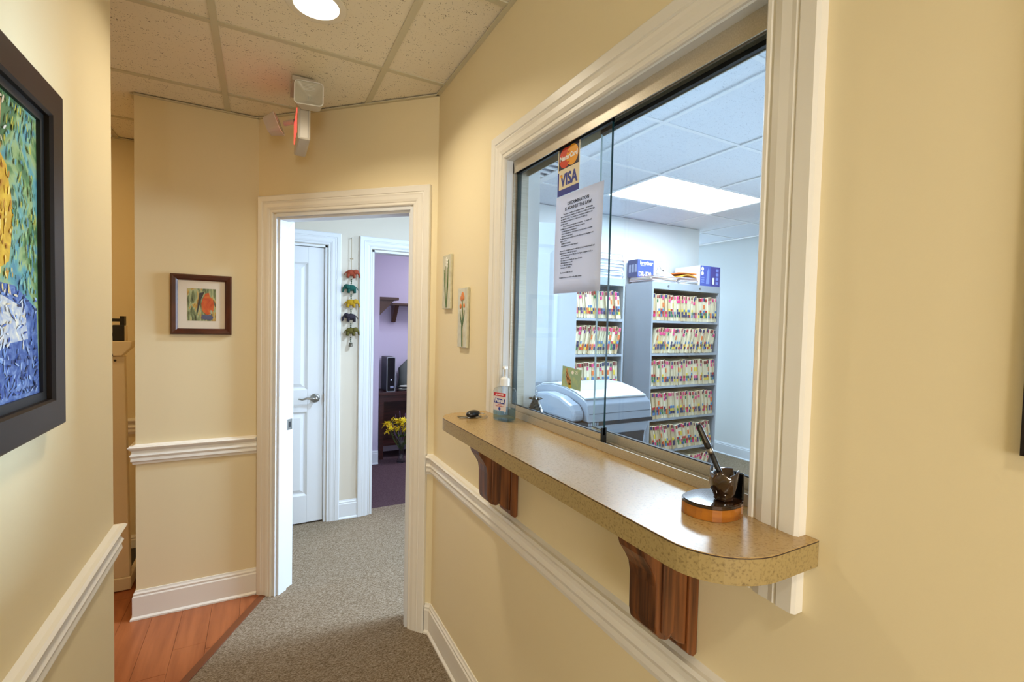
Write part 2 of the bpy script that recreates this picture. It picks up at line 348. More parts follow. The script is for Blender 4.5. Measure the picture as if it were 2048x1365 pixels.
def ceiling_grid(par, xs, ys, region, mt, mg, skip=()):
    whole = None
    for i in range(len(xs)-1):
        for j in range(len(ys)-1):
            if (i, j) in skip: continue
            g = .009; full = [(xs[i]+g,ys[j]+g),(xs[i+1]-g,ys[j]+g),(xs[i+1]-g,ys[j+1]-g),(xs[i]+g,ys[j+1]-g)]
            p = region(full)
            if len(p) > 2: MB().prism(p, CEIL+.004, CEIL+.018).build('tile', mt, par)
    t = .012
    for x in xs:
        for j in range(len(ys)-1):
            p = region([(x-t,ys[j]),(x+t,ys[j]),(x+t,ys[j+1]),(x-t,ys[j+1])])
            if len(p) > 2: MB().prism(p, CEIL-.001, CEIL+.006).build('grid_tee', mg, par)
    for y in ys:
        for i in range(len(xs)-1):
            p = region([(xs[i]+t,y-t),(xs[i+1]-t,y-t),(xs[i+1]-t,y+t),(xs[i]+t,y+t)])
            if len(p) > 2: MB().prism(p, CEIL-.0005, CEIL+.006).build('grid_tee', mg, par)
cxs = [-.15+.61*k for k in range(-4, 3)]; cys = [2.045+.61*k for k in range(-6, 4)]
ceiling_grid(o_ceil, cxs, cys, region_c, TILE, TEE)
oxs = [1.84+.61*k-.61*2 for k in range(0, 8)]; oys = [2.43+.61*k for k in range(-5, 5)]
# the panel light fills two tiles, the air grille one
iL = 3; jL = oys.index(2.43) if 2.43 in oys else 5
ceiling_grid(o_ceil2, oxs, oys, region_o, TILEW, TEEW, skip=((iL, jL), (iL+1, jL), (1, jL)))
# wall angles round the corridor ceiling
for p, q in (((XR,-1.2),(XR,2.138)), ((XR,2.138),(DG-YP,YP)), ((DG-YP,YP),(XC,YP)), ((XC,YP),(XC,YORANGE)), ((XC,YORANGE),(-2.5,YORANGE)), ((XL,YLE),(XL,-1.2)), ((XL,YLE),(-2.5,YLE))):
    a = Vector(p); b = Vector(q); d = (b-a).normalized(); n = Vector((-d.y, d.x))
    if (a.x == XL): n = -n
    if p == (XC,YP): n = Vector((-1, 0))
    MB().prism(strip(a, b, n, 0, .016), CEIL-.006, CEIL-.001).build('wall_angle', TEE, o_ceil)
# ---- trim profiles
CAS = [(0,0),(0,.010),(.004,.014),(.010,.014),(.012,.012),(.016,.012),(.018,.015),(.030,.018),(.046,.018),(.054,.020),(.058,.018),(.061,.021),(.085,.022),(.090,.018),(.090,0)]
CAS = [(a_+.0, b_) for a_, b_ in CAS]
def casing(name, path, M, side, mt=TRIM):
    g = empty(name, tuple(M @ Vector((path[0][0], path[0][1], 0))), kind='structure')
    for i, mb in enumerate(sweep(path, CAS, M, side)):
        mb.build('casing_head' if (len(path) == 4 and i == 1) else 'casing_side', mt, g)
    return g
def mdoor(u, v): return (u, v)
dt = casing('trim_2', [(DU0-.005,0),(DU0-.005,DH+.005),(DU1+.005,DH+.005),(DU1+.005,0)], MD, 1)
# jambs of the diagonal door with stop and strike
jb = empty('door_1', tuple(MD @ Vector((.5,0,0))), kind='structure')
MB(MD).box(DU0-.005, DU0+.014, 0, DH, -.125, .004).build('jamb', TRIMW, jb)
MB(MD).box(DU1-.014, DU1+.005, 0, DH, -.125, .004).build('jamb', TRIMW, jb)
MB(MD).box(DU0+.014, DU1-.014, DH-.014, DH+.005, -.125, .004).build('jamb_head', TRIMW, jb)
MB(MD).box(DU0+.014, DU0+.026, 0, DH-.014, -.068, -.010).build('door_stop', TRIMW, jb)
MB(MD).box(DU1-.026, DU1-.014, 0, DH-.014, -.068, -.010).build('door_stop', TRIMW, jb)
MB(MD).box(DU0+.026, DU1-.026, DH-.026, DH-.014, -.068, -.010).build('door_stop', TRIMW, jb)
STEEL = mat('satin_nickel', (150, 148, 142), 0.3, 0.95)
sk = MB(MD); sk.box(DU0+.0135, DU0+.0155, .89, .95, -.118, -.08); sk.build('strike_plate', STEEL, jb)
MB(MD).box(DU0+.015, DU0+.0162, .905, .935, -.108, -.092).build('strike_hole', BLACK, jb)
def leaf(g, M, w_, h, mt=TRIMW, th=.035, rails=(.20, .82, .98, .115)):
    """moulded four-panel door: stiles, rails, panels"""
    st = .11; c = w_/2
    for u0, u1 in ((0, st), (w_-st, w_)): MB(M).box(u0, u1, 0, h, -th, 0).build('stile', mt, g, bevel=.002)
    for v0, v1 in ((0, rails[0]), (rails[1], rails[2]), (h-rails[3], h)): MB(M).box(st, w_-st, v0, v1, -th, 0).build('rail', mt, g)
    for v0, v1 in ((rails[0], rails[1]), (rails[2], h-rails[3])):
        MB(M).box(c-.045, c+.045, v0, v1, -th, 0).build('mullion', mt, g)
        for u0, u1 in ((st, c-.045), (c+.045, w_-st)):
            mb = MB(M); mb.box(u0, u1, v0, v1, -th+.012, -.012)
            for s_, wz in ((1, 0), (-1, -th)):
                e0 = .022; e1 = .045; zb = wz-s_*.012; zt = wz-s_*.003
                ring = lambda e, z: [(u0+e,v0+e,z),(u1-e,v0+e,z),(u1-e,v1-e,z),(u0+e,v1-e,z)]
                mb.add(ring(e0, zb)+ring(e1, zt), [(0,1,5,4),(1,2,6,5),(2,3,7,6),(3,0,4,7),(4,5,6,7)])
                mb.add(ring(0, wz-s_*.001)+ring(.014, zb), [(0,1,5,4),(1,2,6,5),(2,3,7,6),(3,0,4,7)])
            mb.build('panel', mt, g)
def lever(g, M, u, v, dirn=-1):
    h = MB(M @ Matrix.Translation((u, v, 0))); h.lathe([(.033,0),(.033,.004),(.028,.010),(.014,.014),(.012,.045),(.015,.05),(.015,.058),(.004,.062)], seg=24)
    h.tube([(0,0,.05),(dirn*.03,.004,.052),(dirn*.06,.006,.05),(dirn*.09,-.002,.047),(dirn*.115,.004,.045)], [.011,.009,.0075,.0065,.0045], 10)
    h.build('lever_handle', STEEL, g, smooth=True)
# swung-open leaf of the diagonal door, seen through the hatch
hinge = MD @ Vector((DU1-.01, 0, -.128)); dr = Vector((.9596, -.2815, 0))
ML = frame(hinge+Vector((0,0,.012)), dr, (0,0,1)) @ Matrix.Translation((.012,0,.036))
leaf(jb, ML, .80, 2.03)
for z in (.25, 1.05, 1.85): MB(ML).box(-.012, .0, z-.045, z+.045, -.03, -.005).build('hinge', STEEL, jb)
# closet door and lavender-room doorway in the hall wall
MH = frame((0, YH, 0), (1,0,0), (0,0,1))
d2 = empty('door_2', (HD0, YH, 0), kind='structure')
leaf(d2, MH @ Matrix.Translation((HD0+.018, .012, -.012)), HD1-HD0-.036, 2.02)
for u0, u1 in ((HD0, HD0+.015), (HD1-.015, HD1)): MB(MH).box(u0, u1, 0, 2.05, -.10, .004).build('jamb', TRIMW, d2)
MB(MH).box(HD0, HD1, 2.035, 2.05, -.10, .004).build('jamb_head', TRIMW, d2)
lever(d2, MH @ Matrix.Translation((0,0,-.012)), HD1-.075, .93, -1)
MB(MH).box(HD1-.019, HD1-.0145, .90, .96, -.012, .006).build('latch_plate', STEEL, d2)
casing('trim_3', [(HD0-.005,0),(HD0-.005,2.055),(HD1+.005,2.055),(HD1+.005,0)], MH, 1, TRIMW)
casing('trim_4', [(PD0-.005,0),(PD0-.005,2.055),(PD1+.005,2.055),(PD1+.005,0)], MH, 1, TRIMW)
d3 = empty('door_3', (PD0, YH, 0), kind='structure')
for u0, u1 in ((PD0, PD0+.016), (PD1-.016, PD1)): MB(MH).box(u0, u1, 0, 2.05, -.10, .004).build('jamb', TRIMW, d3)
MB(MH).box(PD0, PD1, 2.034, 2.05, -.10, .004).build('jamb_head', TRIMW, d3)
for z in (.28, 1.06, 1.78): MB(MH).box(PD0+.0155, PD0+.019, z-.045, z+.045, -.085, -.05).build('hinge', STEEL, d3)
# rails and baseboards
RAIL = [(0,.775),(.010,.775),(.012,.786),(.018,.792),(.016,.806),(.021,.818),(.014,.830),(.014,.842),(.024,.852),(.028,.860),(.022,.866),(.012,.866),(.0,.872)]
BASE = [(0,0),(.022,0),(.022,.008),(.014,.016),(.014,.112),(.010,.118),(.011,.127),(.006,.134),(.004,.142),(0,.142)]
I4 = Matrix()
def run(name, prof, path, side, mt=TRIM, part='rail'):
    g = empty(name, (path[0][0], path[0][1], 0), kind='structure')
    for mb in sweep(path, prof, I4, side): mb.build(part, mt, g)
E0 = MD @ Vector((DU0-.097, 0, 0)); E1 = MD @ Vector((DU1+.097, 0, 0))
for nm, prof, part in (('trim_5', RAIL, 'chair_rail'), ('baseboard_right', BASE, 'baseboard')):
    run(nm, prof, [(XR,-1.2),(XR,DG-XR),(E1.x+.001,E1.y-.001)][:3], 1, TRIM, part)
for nm, prof, part in (('trim_6', RAIL, 'chair_rail'), ('baseboard_picture_wall', BASE, 'baseboard')):
    run(nm, prof, [(E0.x,E0.y),(DG-YP,YP),(XC,YP),(XC,YORANGE),(-2.5,YORANGE)], 1, TRIM, part)
for nm, prof, part in (('trim_7', RAIL, 'chair_rail'), ('baseboard_left', BASE, 'baseboard')):
    run(nm, prof, [(-2.5,YLE),(XL,YLE),(XL,-1.2)], 1, TRIM, part)
run('baseboard_hall', BASE, [(PD0-.095,YH),(HD1+.095,YH)], 1, TRIMW, 'baseboard')
run('baseboard_office', BASE, [(XE,WY0-2),(XE,5.0),(4.17,5.0)], 1, TRIMW, 'baseboard')
run('baseboard_lavender', BASE, [(1.105,5.0),(0.4,5.0)], 1, TRIMW, 'baseboard')
# ---- hatch window: casing, jamb liner, tracks, panes
MR = frame((XR, 0, 0), (0,-1,0), (0,0,1))       # u = -y
CI0, CI1, CZ1 = .498, 1.428, 2.058
ht = casing('trim_8', [(-CI1,1.07),(-CI1,CZ1),(-CI0,CZ1),(-CI0,1.07)], MR, 1)
lin_ = MB(); lin_.box(XR-.004, XRI+.012, OY1-.012, OY1, 1.19, OZ1); lin_.box(XR-.004, XRI+.012, OY0, OY0+.012, 1.19, OZ1); lin_.box(XR-.004, XRI+.012, OY0+.012, OY1-.012, OZ1-.012, OZ1)
lin_.build('jamb_liner', TRIMW, ht)
for y0, y1 in ((OY1-.008, OY1+.06), (OY0-.06, OY0+.008)): MB().box(XRI, XRI+.014, y0, y1, 1.19, OZ1+.06).build('casing_side', TRIMW, ht)
MB().box(XRI, XRI+.014, OY0-.06, OY1+.06, OZ1-.008, OZ1+.06).build('casing_head', TRIMW, ht)
MB().box(XR-.013, XR, CI0+.001, CI1-.001, 1.07, 1.149).build('apron', TRIM, ht)
win = empty('window_1', (.775, .96, 1.19), kind='structure'); y0, y1 = OY0+.012, OY1-.012; zt = OZ1-.012
tb = MB(); tb.box(.754, .812, y0, y1, 1.1905, 1.196); tb.box(.754, .757, y0, y1, 1.196, 1.212); tb.box(.7805, .783, y0, y1, 1.196, 1.208); tb.box(.809, .812, y0, y1, 1.196, 1.214)
tb.build('bottom_track', ALU, win)
tp = MB(); tp.box(.754, .812, y0, y1, zt-.006, zt); tp.box(.754, .757, y0, y1, zt-.042, zt-.006); tp.box(.7805, .783, y0, y1, zt-.03, zt-.006); tp.box(.809, .812, y0, y1, zt-.042, zt-.006); tp.build('top_track', ALU, win)
for ya, yb in ((y1-.006, y1), (y0, y0+.006)): MB().box(.754, .812, ya, yb, 1.196, zt-.006).build('side_channel', ALU, win)
GX0, GX1 = .7690, .7960
def pane(x, ya, yb, edge, em=None):
    p = MB(); p.box(x-.003, x+.003, ya, yb, 1.226, zt-.02)
    paint(p, lambda c, n: 1 if abs(n.x) < .5 else 0); o = p.build('pane', [GLASS, em or DKGREEN], win)
    MB().box(x-.0075, x+.0075, ya+.004, yb, 1.1965, 1.229).build('pane_shoe', ALU, o)
    MB().box(x-.0045, x+.0045, ya, yb, 1.229, 1.231).build('gasket', BLACK, o)
    MB().box(x-.0078, x+.0078, ya, ya+.004, 1.1965, 1.245).build('shoe_end', BLACK, o)
    MB().box(x-.0045, x+.0045, ya, yb, zt-.044, zt-.034).build('gasket_top', BLACK, o)
    return o
pane(GX0, .928, y1-.006, 0); pane(GX1, y0+.006, 1.005, 1, mat('glass_edge_pale', (170,190,196), .2))
MB().box(GX0-.004, GX0+.010, y1-.016, y1-.006, 1.22, zt-.02).build('side_gasket', DKGREEN, win)
# office daylight window frames (out of the picture, where the daylight enters)
ow = empty('window_2', (XE, 1.75, .85), kind='structure')
for ya, yb, za, zb in ((WY0,WY0+.05,WZ0,WZ1),(WY1-.05,WY1,WZ0,WZ1),(WY0,WY1,WZ0,WZ0+.05),(WY0,WY1,WZ1-.05,WZ1)): MB().box(XE+.02, XE+.08, ya, yb, za, zb).build('frame_bar', TRIMW, ow)
# ---- panel light, downlight, air grille
LENS = mat('lit_diffuser', (255, 255, 255), 0.5, emit=((250, 252, 255), 3.0))
WLENS = mat('lit_warm_lens', (255, 255, 255), 0.5, emit=((255, 246, 226), 4.0))
lx0, lx1, ly0, ly1 = oxs[iL]+.014, oxs[iL+2]-.014, 2.43+.014, 3.04-.014
g = tag(empty('ceiling_panel_light', ((lx0+lx1)/2, (ly0+ly1)/2, CEIL)), 'bright rectangular fluorescent panel light set in the office ceiling grid', 'ceiling light')
MB().box(lx0, lx1, ly0, ly1, CEIL+.004, CEIL+.03).build('housing', TEEW, g)
MB().box(lx0+.012, lx1-.012, ly0+.012, ly1-.012, CEIL-.001, CEIL+.004).build('diffuser', LENS, g)
g = tag(empty('recessed_downlight', (.165, 1.76, CEIL)), 'round lit recessed downlight in the corridor ceiling tile', 'ceiling light')
MB().lathe([(.072,-.001),(.094,-.002),(.098,.0),(.098,.0035),(.072,.0035)], (.165,1.76,CEIL), 40).build('trim_ring', mat('white_ring', (236,230,214), .4), g, smooth=True)
MB().lathe([(.0,-.004),(.05,-.004),(.074,-.001),(.074,.003)], (.165,1.76,CEIL), 40).build('lens', WLENS, g, smooth=True)
for (x_, y_, lb_) in ((.165, -.65, 'round lit recessed downlight in the corridor ceiling towards the waiting room'), (-1.35, 2.75, 'added round lit recessed downlight, unseen, in the side room ceiling')):  # side room fixture is added to house its fill light
    g = tag(empty('recessed_downlight', (x_, y_, CEIL)), lb_, 'ceiling light')
    MB().lathe([(.072,-.001),(.094,-.002),(.098,.0),(.098,.0035),(.072,.0035)], (x_,y_,CEIL), 40).build('trim_ring', MATS['white_ring'], g, smooth=True)
    MB().lathe([(.0,-.004),(.05,-.004),(.074,-.001),(.074,.003)], (x_,y_,CEIL), 40).build('lens', WLENS, g, smooth=True)
g = tag(empty('ceiling_panel_light', (2.2, 4.4, CEIL)), 'added square white ceiling light, unseen, in the lavender room', 'ceiling light')  # fixture added round the lavender room's fill light
MB().box(1.90, 2.50, 4.10, 4.70, CEIL-.02, CEIL-.001).build('housing', TEEW, g); MB().box(1.92, 2.48, 4.12, 4.68, CEIL-.024, CEIL-.02).build('diffuser', LENS, g)
GRILLE = mat('grille_grey', (120, 128, 142), .6)
g = tag(empty('recessed_downlight', (1.40, 2.27, CEIL)), 'round recessed downlight in the office ceiling above the open door leaf', 'ceiling light')
MB().lathe([(.090,-.001),(.118,-.002),(.122,.0),(.122,.0035),(.090,.0035)], (1.40,2.27,CEIL), 40).build('trim_ring', MATS['white_ring'], g, smooth=True)
MB().lathe([(.0,-.003),(.06,-.003),(.092,-.001),(.092,.003)], (1.40,2.27,CEIL), 40).build('lens', LENS, g, smooth=True)
g = tag(empty('air_grille', (1.535, 2.735, CEIL)), 'white louvred return-air grille with grey slots in the office ceiling', 'air vent')
gx0, gx1, gy0, gy1 = oxs[1]+.013, oxs[2]-.013, 2.443, 3.027
fr = MB()
for bx in ((gx0,gx0+.04,gy0,gy1),(gx1-.04,gx1,gy0,gy1),(gx0+.04,gx1-.04,gy0,gy0+.04),(gx0+.04,gx1-.04,gy1-.04,gy1)): fr.box(bx[0],bx[1],bx[2],bx[3],CEIL-.002,CEIL+.008)
fr.build('grille_frame', TEEW, g); MB().box(gx0+.04, gx1-.04, gy0+.04, gy1-.04, CEIL+.012, CEIL+.02).build('dark_backing', GRILLE, g)
for k in range(1, 6): yk = gy0+.04+(gy1-gy0-.08)*k/6; MB().box(gx0+.04, gx1-.04, yk-.007, yk+.007, CEIL-.001, CEIL+.012).build('bar', TEEW, g)
# ================================================================== THINGS
# ---- transaction shelf with oak brackets
ST, SB = 1.19, 1.15; SX = .530; SY0, SY1 = .388, 1.525
def arc(cx, cy, r, a0, a1, n=8): return [(cx+r*math.cos(math.radians(a0+(a1-a0)*k/n)), cy+r*math.sin(math.radians(a0+(a1-a0)*k/n))) for k in range(n+1)]
outl = [(XR-.0005,SY0)]+[(SX+.11+.11*math.cos(math.radians(t)), SY0+.10+.10*math.sin(math.radians(t))) for t in range(270, 179, -9)]
outl += [(SX+.085+.085*math.cos(math.radians(t)), SY1-.085+.085*math.sin(math.radians(t))) for t in range(180, 89, -9)]+[(XR-.0005,SY1)]
inner = [(XR-.0005,OY1-.0005),(XRI+.03,OY1-.0005),(XRI+.03,OY0+.0005),(XR-.0005,OY0+.0005)]
g = tag(empty('transaction_shelf', (XR, .95, SB)), 'tan speckled laminate counter shelf with rounded ends below the sliding glass hatch', 'shelf')
full = outl[:-1]+[(XR-.0005,SY1)]+inner
MB().prism(full, ST-.0012, ST).build('laminate_top', LAMINATE, g)
MB().prism(full, ST-.0030, ST-.0012).build('dark_seam', SEAM, g)
MB().prism(full, SB, ST-.0030).build('edge_band', LAMEDGE, g)
def bracket(yc):
    p = [(XR-.028,SB),(.592,SB),(.592,1.112),(.598,1.094),(.612,1.074),(.622,1.056),(.626,1.035),(.627,.965),(.631,.948),(.642,.936),(.655,.930),(.664,.930),(.668,.936),(.676,.926),(.690,.914),(XR-.028,.905)]
    b_ = MB(); b_.prism(p, yc, yc+.070, ax='y'); o = b_.build('bracket', OAK, g, bevel=.003)
    MB().prism([(XR-.028,SB),(XR-.001,SB),(XR-.001,.884),(XR-.010,.880),(XR-.020,.886),(XR-.028,.894)], yc-.004, yc+.074, ax='y').build('back_plate', OAK, o, bevel=.002)
    MB().prism([(.640,SB-.001),(.672,SB-.001),(.672,.945),(.656,.938),(.640,.950)], yc-.004, yc+.074, ax='y').build('raised_moulding', OAK, o, bevel=.002)
bracket(.600); bracket(1.305)
# ---- hand sanitizer
CLEAR = glassmat('clear_plastic', (.90,.94,.97), 1.6, .05); GEL = glassmat('blue_gel', (.62,.80,.93), 1.0)
WPL = mat('white_plastic', (236,236,232), .35); LABEL = mat('clear_label', (214,206,208), .4); REDP = mat('red_print', (188,34,58), .5); BLUEP = mat('blue_print', (44,60,150), .5); WHITEP = mat('white_print', (240,240,240), .5); BLKP = mat('black_print', (24,24,26), .6)
bc = onz(1009, 842, ST); bc = Vector((.700, 1.345, ST+.0005))
MBt = Matrix.Translation(bc) @ Matrix.Rotation(math.radians(20), 4, 'Z')
g = empty('sanitizer_bottle', bc, MBt); tag(g, 'clear pump bottle of hand sanitizer at the end of the counter shelf', 'bottle')
def stack(levels, mb, m=0):      # loft of rounded rectangles (w, d, r, z)
    n = None; k0 = len(mb.v)
    for (a_, b_, r, z) in levels:
        q = rrect(a_, b_, r, 4); n = len(q); mb.v += [mb.M @ Vector((x, y, z)) for x, y in q]
    for j in range(len(levels)-1):
        for i in range(n): mb.f.append((k0+j*n+i, k0+j*n+(i+1)%n, k0+(j+1)*n+(i+1)%n, k0+(j+1)*n+i)); mb.m.append(m)
    mb.f += [tuple(k0+i for i in range(n))[::-1], tuple(k0+(len(levels)-1)*n+i for i in range(n))]; mb.m += [m, m]; return mb
b_ = stack([(.040,.064,.008,0),(.046,.070,.010,.004),(.046,.070,.010,.095),(.042,.064,.010,.104),(.026,.034,.010,.110),(.022,.022,.010,.113)], MB(MBt)); b_.build('body', CLEAR, g, smooth=False)
stack([(.036,.060,.007,.003),(.0425,.0665,.009,.006),(.0425,.0665,.009,.040)], MB(MBt)).build('gel', GEL, g)
b_ = MB(MBt); b_.lathe([(.0145,.112),(.0150,.113),(.0150,.134),(.0135,.137),(.008,.139),(.007,.142)], seg=20); b_.build('cap', WPL, g, smooth=False)
b_ = MB(MBt); b_.lathe([(.0045,.140),(.0042,.165),(.008,.166),(.0085,.174),(.006,.176)], seg=14); b_.tube([(0,0,.171),(-.015,-.012,.171),(-.024,-.019,.168)], [.005,.0042,.0035], 8); b_.build('pump', WPL, g, smooth=True)
MB(MBt).tube([(0,0,.112),(0,0,.02)], .002, 6).build('dip_tube', WPL, g)
Lf = MBt @ frame((-.0233, 0, 0), (0,-1,0), (0,0,1))
MB(Lf).box(-.028, .028, .034, .092, -.0002, .0003).build('front_label', LABEL, g)
MB(Lf).box(-.026, .026, .080, .091, .0003, .0006).build('label_band', REDP, g)
MB(Lf).prism([(-.023,.058),(.021,.056),(.024,.072),(-.020,.073)], .0003, .0006).build('label_band', BLUEP, g)
text('Purell', .0165, Lf @ Matrix.Translation((0,.0605,.0007)), WHITEP, g, align='CENTER', bold=.0004)
text('ADVANCED', .0065, Lf @ Matrix.Translation((0,.083,.0007)), WHITEP, g, align='CENTER', bold=.0002)
for k, z in enumerate((.052,.047)): text('hand sanitizer' if k else 'Instant', .0062, Lf @ Matrix.Translation((0,z,.0005)), REDP, g, align='CENTER')
MB(Lf).prism(circ(.005, 16, 0, .040), .0003, .0006).build('label_badge', BLUEP, g)
# ---- keys with remote fob
kc = Vector((.625, 1.425, ST)); g = tag(empty('car_keys', kc), 'black key fob with metal keys and ring lying on the counter shelf', 'keys')
fob = MB(Matrix.Translation(kc) @ Matrix.Rotation(.5, 4, 'Z')); fob.ball((0,0,.0125), .030, .019, .0120, seg=16, rings=10); fob.build('fob', mat('black_plastic', (20,21,22), .3), g, smooth=True)
for k, (a_, l) in enumerate(((2.6,.052),(3.3,.055),(-.5,.045))):
    kb = MB(Matrix.Translation(kc+Vector((0,0,.0012+.0016*k))) @ Matrix.Rotation(a_, 4, 'Z')); kb.prism(circ(.011, 14, .018, 0), 0, .0015); kb.box(.027, l, -.004, .004, 0, .0015); kb.build('key', STEEL, g)
kr = MB(); kr.tube([(kc.x+.026+.014*math.cos(t*.33), kc.y-.022+.014*math.sin(t*.33), ST+.008+.006*math.sin(t*.33)) for t in range(20)], .001, 6); kr.build('key_ring', STEEL, g)
# ---- pen stand
DKW = mat('dark_lacquered_wood', (38,22,12), .08, coat=1.0, noise=(30, (84,46,18), .5, .75, 4)); AMB = mat('amber_lacquered_wood', (172,104,28), .12, coat=1.0, noise=(14, (120,62,14), .4, .7, 5, (1,1,4)))
pc = Vector((.679, .531, ST)); g = tag(empty('pen_stand', pc), 'lacquered wood slice pen stand with carved cup on the counter shelf', 'pen holder')
rr = random.Random(5); bp = [(pc.x+(.050+.003*math.sin(3*t)+.002*rr.random())*math.cos(t), pc.y+(.046+.003*math.cos(2*t))*math.sin(t)) for t in [2*math.pi*i/36 for i in range(36)]]
sh = lambda s_: [(pc.x+(x-pc.x)*s_, pc.y+(y-pc.y)*s_) for x, y in bp]
MB().prism(bp, ST+.0005, ST+.0195).build('base_slice', AMB, g)
b_ = MB(); b_.prism(sh(.995), ST+.020, ST+.0235); b_.prism(sh(.95), ST+.0235, ST+.025); b_.build('base_top', DKW, g)
cc = Vector((.686, .516, ST+.025)); cup = MB(); seg = 20; prof = [(.012,0),(.015,.003),(.014,.006),(.019,.016),(.0225,.028),(.0228,.040),(.0215,.048),(.0185,.047),(.017,.030),(.004,.026)]
vs = []
for j, (r, z) in enumerate(prof):
    for i in range(seg):
        t = 2*math.pi*i/seg; q = r*(1+.07*math.sin(5*t+j)); zz = z+(.004*math.sin(4*t)+.003*math.cos(7*t) if 5 <= j <= 7 else 0); vs.append((cc.x+q*math.cos(t), cc.y+q*math.sin(t), cc.z+zz))
cup.add(vs, [(j*seg+i, j*seg+(i+1)%seg, (j+1)*seg+(i+1)%seg, (j+1)*seg+i) for j in range(len(prof)-1) for i in range(seg)]+[tuple(range(seg))[::-1], tuple((len(prof)-1)*seg+i for i in range(seg))]); cup.build('carved_cup', DKW, g, smooth=True)
MB().box(.7115, .7155, .498, .520, ST+.024, ST+.070).build('back_plaque', mat('black_gloss', (8,8,9), .12, coat=.6), g, bevel=.002)
p0 = cc+Vector((.003,.001,.028)); p1 = Vector((.6435, .537, 1.3415)); d = p1-p0
pen = tag(empty('pen', p0), 'black pen with silver band standing in the carved wooden cup', 'pen')
MB().tube([p0, p0+d*.08, p0+d*.50], [.0022,.0042,.0046], 12).build('barrel', BLACK, pen, smooth=True)
MB().tube([p0+d*.50, p0+d*.60], .0053, 12).build('silver_band', STEEL, pen, smooth=True)
MB().tube([p0+d*.60, p0+d*.64, p0+d*.97, p0+d], [.0052,.0055,.0048,.0025], 12).build('pen_cap', BLACK, pen, smooth=True)
n = d.normalized(); sdir = Vector((-.75,-.65,0))
MB().tube([p0+d*.70+sdir*.0065, p0+d*.92+sdir*.0062, p0+d*.96+sdir*.003], .0009, 6).build('clip', STEEL, pen)
# ---- notices on the glass
MG = frame((GX0-.0034, 0, 0), (0,-1,0), (0,0,1))
def translucent(m, fac):
    nt = m.node_tree; b = nt.nodes['Principled BSDF']; out = [n for n in nt.nodes if n.type == 'OUTPUT_MATERIAL'][0]
    tr_ = nt.nodes.new('ShaderNodeBsdfTranslucent'); tr_.inputs[0].default_value = b.inputs['Base Color'].default_value; mx_ = nt.nodes.new('ShaderNodeMixShader'); mx_.inputs[0].default_value = fac
    nt.links.new(b.outputs[0], mx_.inputs[1]); nt.links.new(tr_.outputs[0], mx_.inputs[2]); nt.links.new(mx_.outputs[0], out.inputs[0]); return m
PAPER = translucent(mat('white_paper', (222,222,230), .7), .4); INK = mat('ink', (34,34,38), .7); NAVY = mat('card_navy', (26,26,56), .4); CREAMP = mat('card_cream', (228,218,190), .5)
g = tag(empty('card_sticker', (GX0-.0012, 1.115, 1.905)), 'red and yellow MasterCard and blue VISA sticker stuck on the glass hatch', 'sticker')
S = MG @ Matrix.Translation((-1.164, 1.875, 0))    # u 0..0.108, v 0..0.145
W_, H_ = .105, .142
MB(S).box(0, W_, 0, H_, 0, .0004).build('sticker_sheet', CREAMP, g)
MB(S).box(.004, W_-.004, .0745, H_-.006, .0004, .0007).build('dark_field', NAVY, g)
MB(S).prism(circ(.0285, 32, .035, .1045), .0007, .0010).build('red_disc', mat('card_red', (206,62,28), .4), g)
MB(S).prism(circ(.0285, 32, .070, .1045), .0008, .0011).build('yellow_disc', mat('card_yellow', (232,158,22), .4), g)
for k in range(4): MB(S).box(.046, .058, .086+.012*k+(.004 if k > 1 else 0), .091+.012*k+(.004 if k > 1 else 0), .0011, .0013).build('interlock_bar', MATS['card_red'], g)
text('MasterCard', .0195, S @ Matrix.Translation((.0525,.0985,.0014)), WHITEP, g, align='CENTER', bold=.0006, sx=.92)
MB(S).box(.0, W_, .0, .0175, .0004, .0008).build('blue_band', BLUEP, g); MB(S).box(0, .006, .0175, .068, .0004, .0008).build('blue_band', BLUEP, g)
text('VISA', .047, S @ Matrix.Translation((.055,.027,.0008)), BLUEP, g, align='CENTER', bold=.0016, sx=.86)
MB(S).prism([(.012,.060),(.022,.060),(.0235,.052),(.017,.050)], .0009, .0012).build('gold_corner', MATS['card_yellow'], g)
g = tag(empty('printed_notice', (GX0-.0012, 1.09, 1.60)), 'white sheet of printed notice text headed discrimination is against the law', 'notice')
S = MG @ Matrix.Translation((-1.1707, 1.5945, .0002)) @ Matrix.Rotation(math.radians(-.6), 4, 'Z')
sheet = MB(S); nx = 8
for j in range(9):
    for i in range(nx+1): sheet.v.append(S @ Vector((.216*i/nx, .279*j/8, .0012+.0016*math.sin(i*.8+j*.5)*(.3+.7*abs(i/nx-.5)))))
sheet.f = [(j*(nx+1)+i, j*(nx+1)+i+1, (j+1)*(nx+1)+i+1, (j+1)*(nx+1)+i) for j in range(8) for i in range(nx)]; sheet.m = [0]*len(sheet.f)
so = sheet.build('sheet', PAPER, g, smooth=True); md = so.modifiers.new('thick', 'SOLIDIFY'); md.thickness = .0003
Tn = lambda u, v: S @ Matrix.Translation((u, v, .0034))
text('DISCRIMINATION', .0125, Tn(.110,.247), INK, g, align='CENTER', bold=.0002); text('IS AGAINST THE LAW', .0125, Tn(.110,.233), INK, g, align='CENTER', bold=.0002)
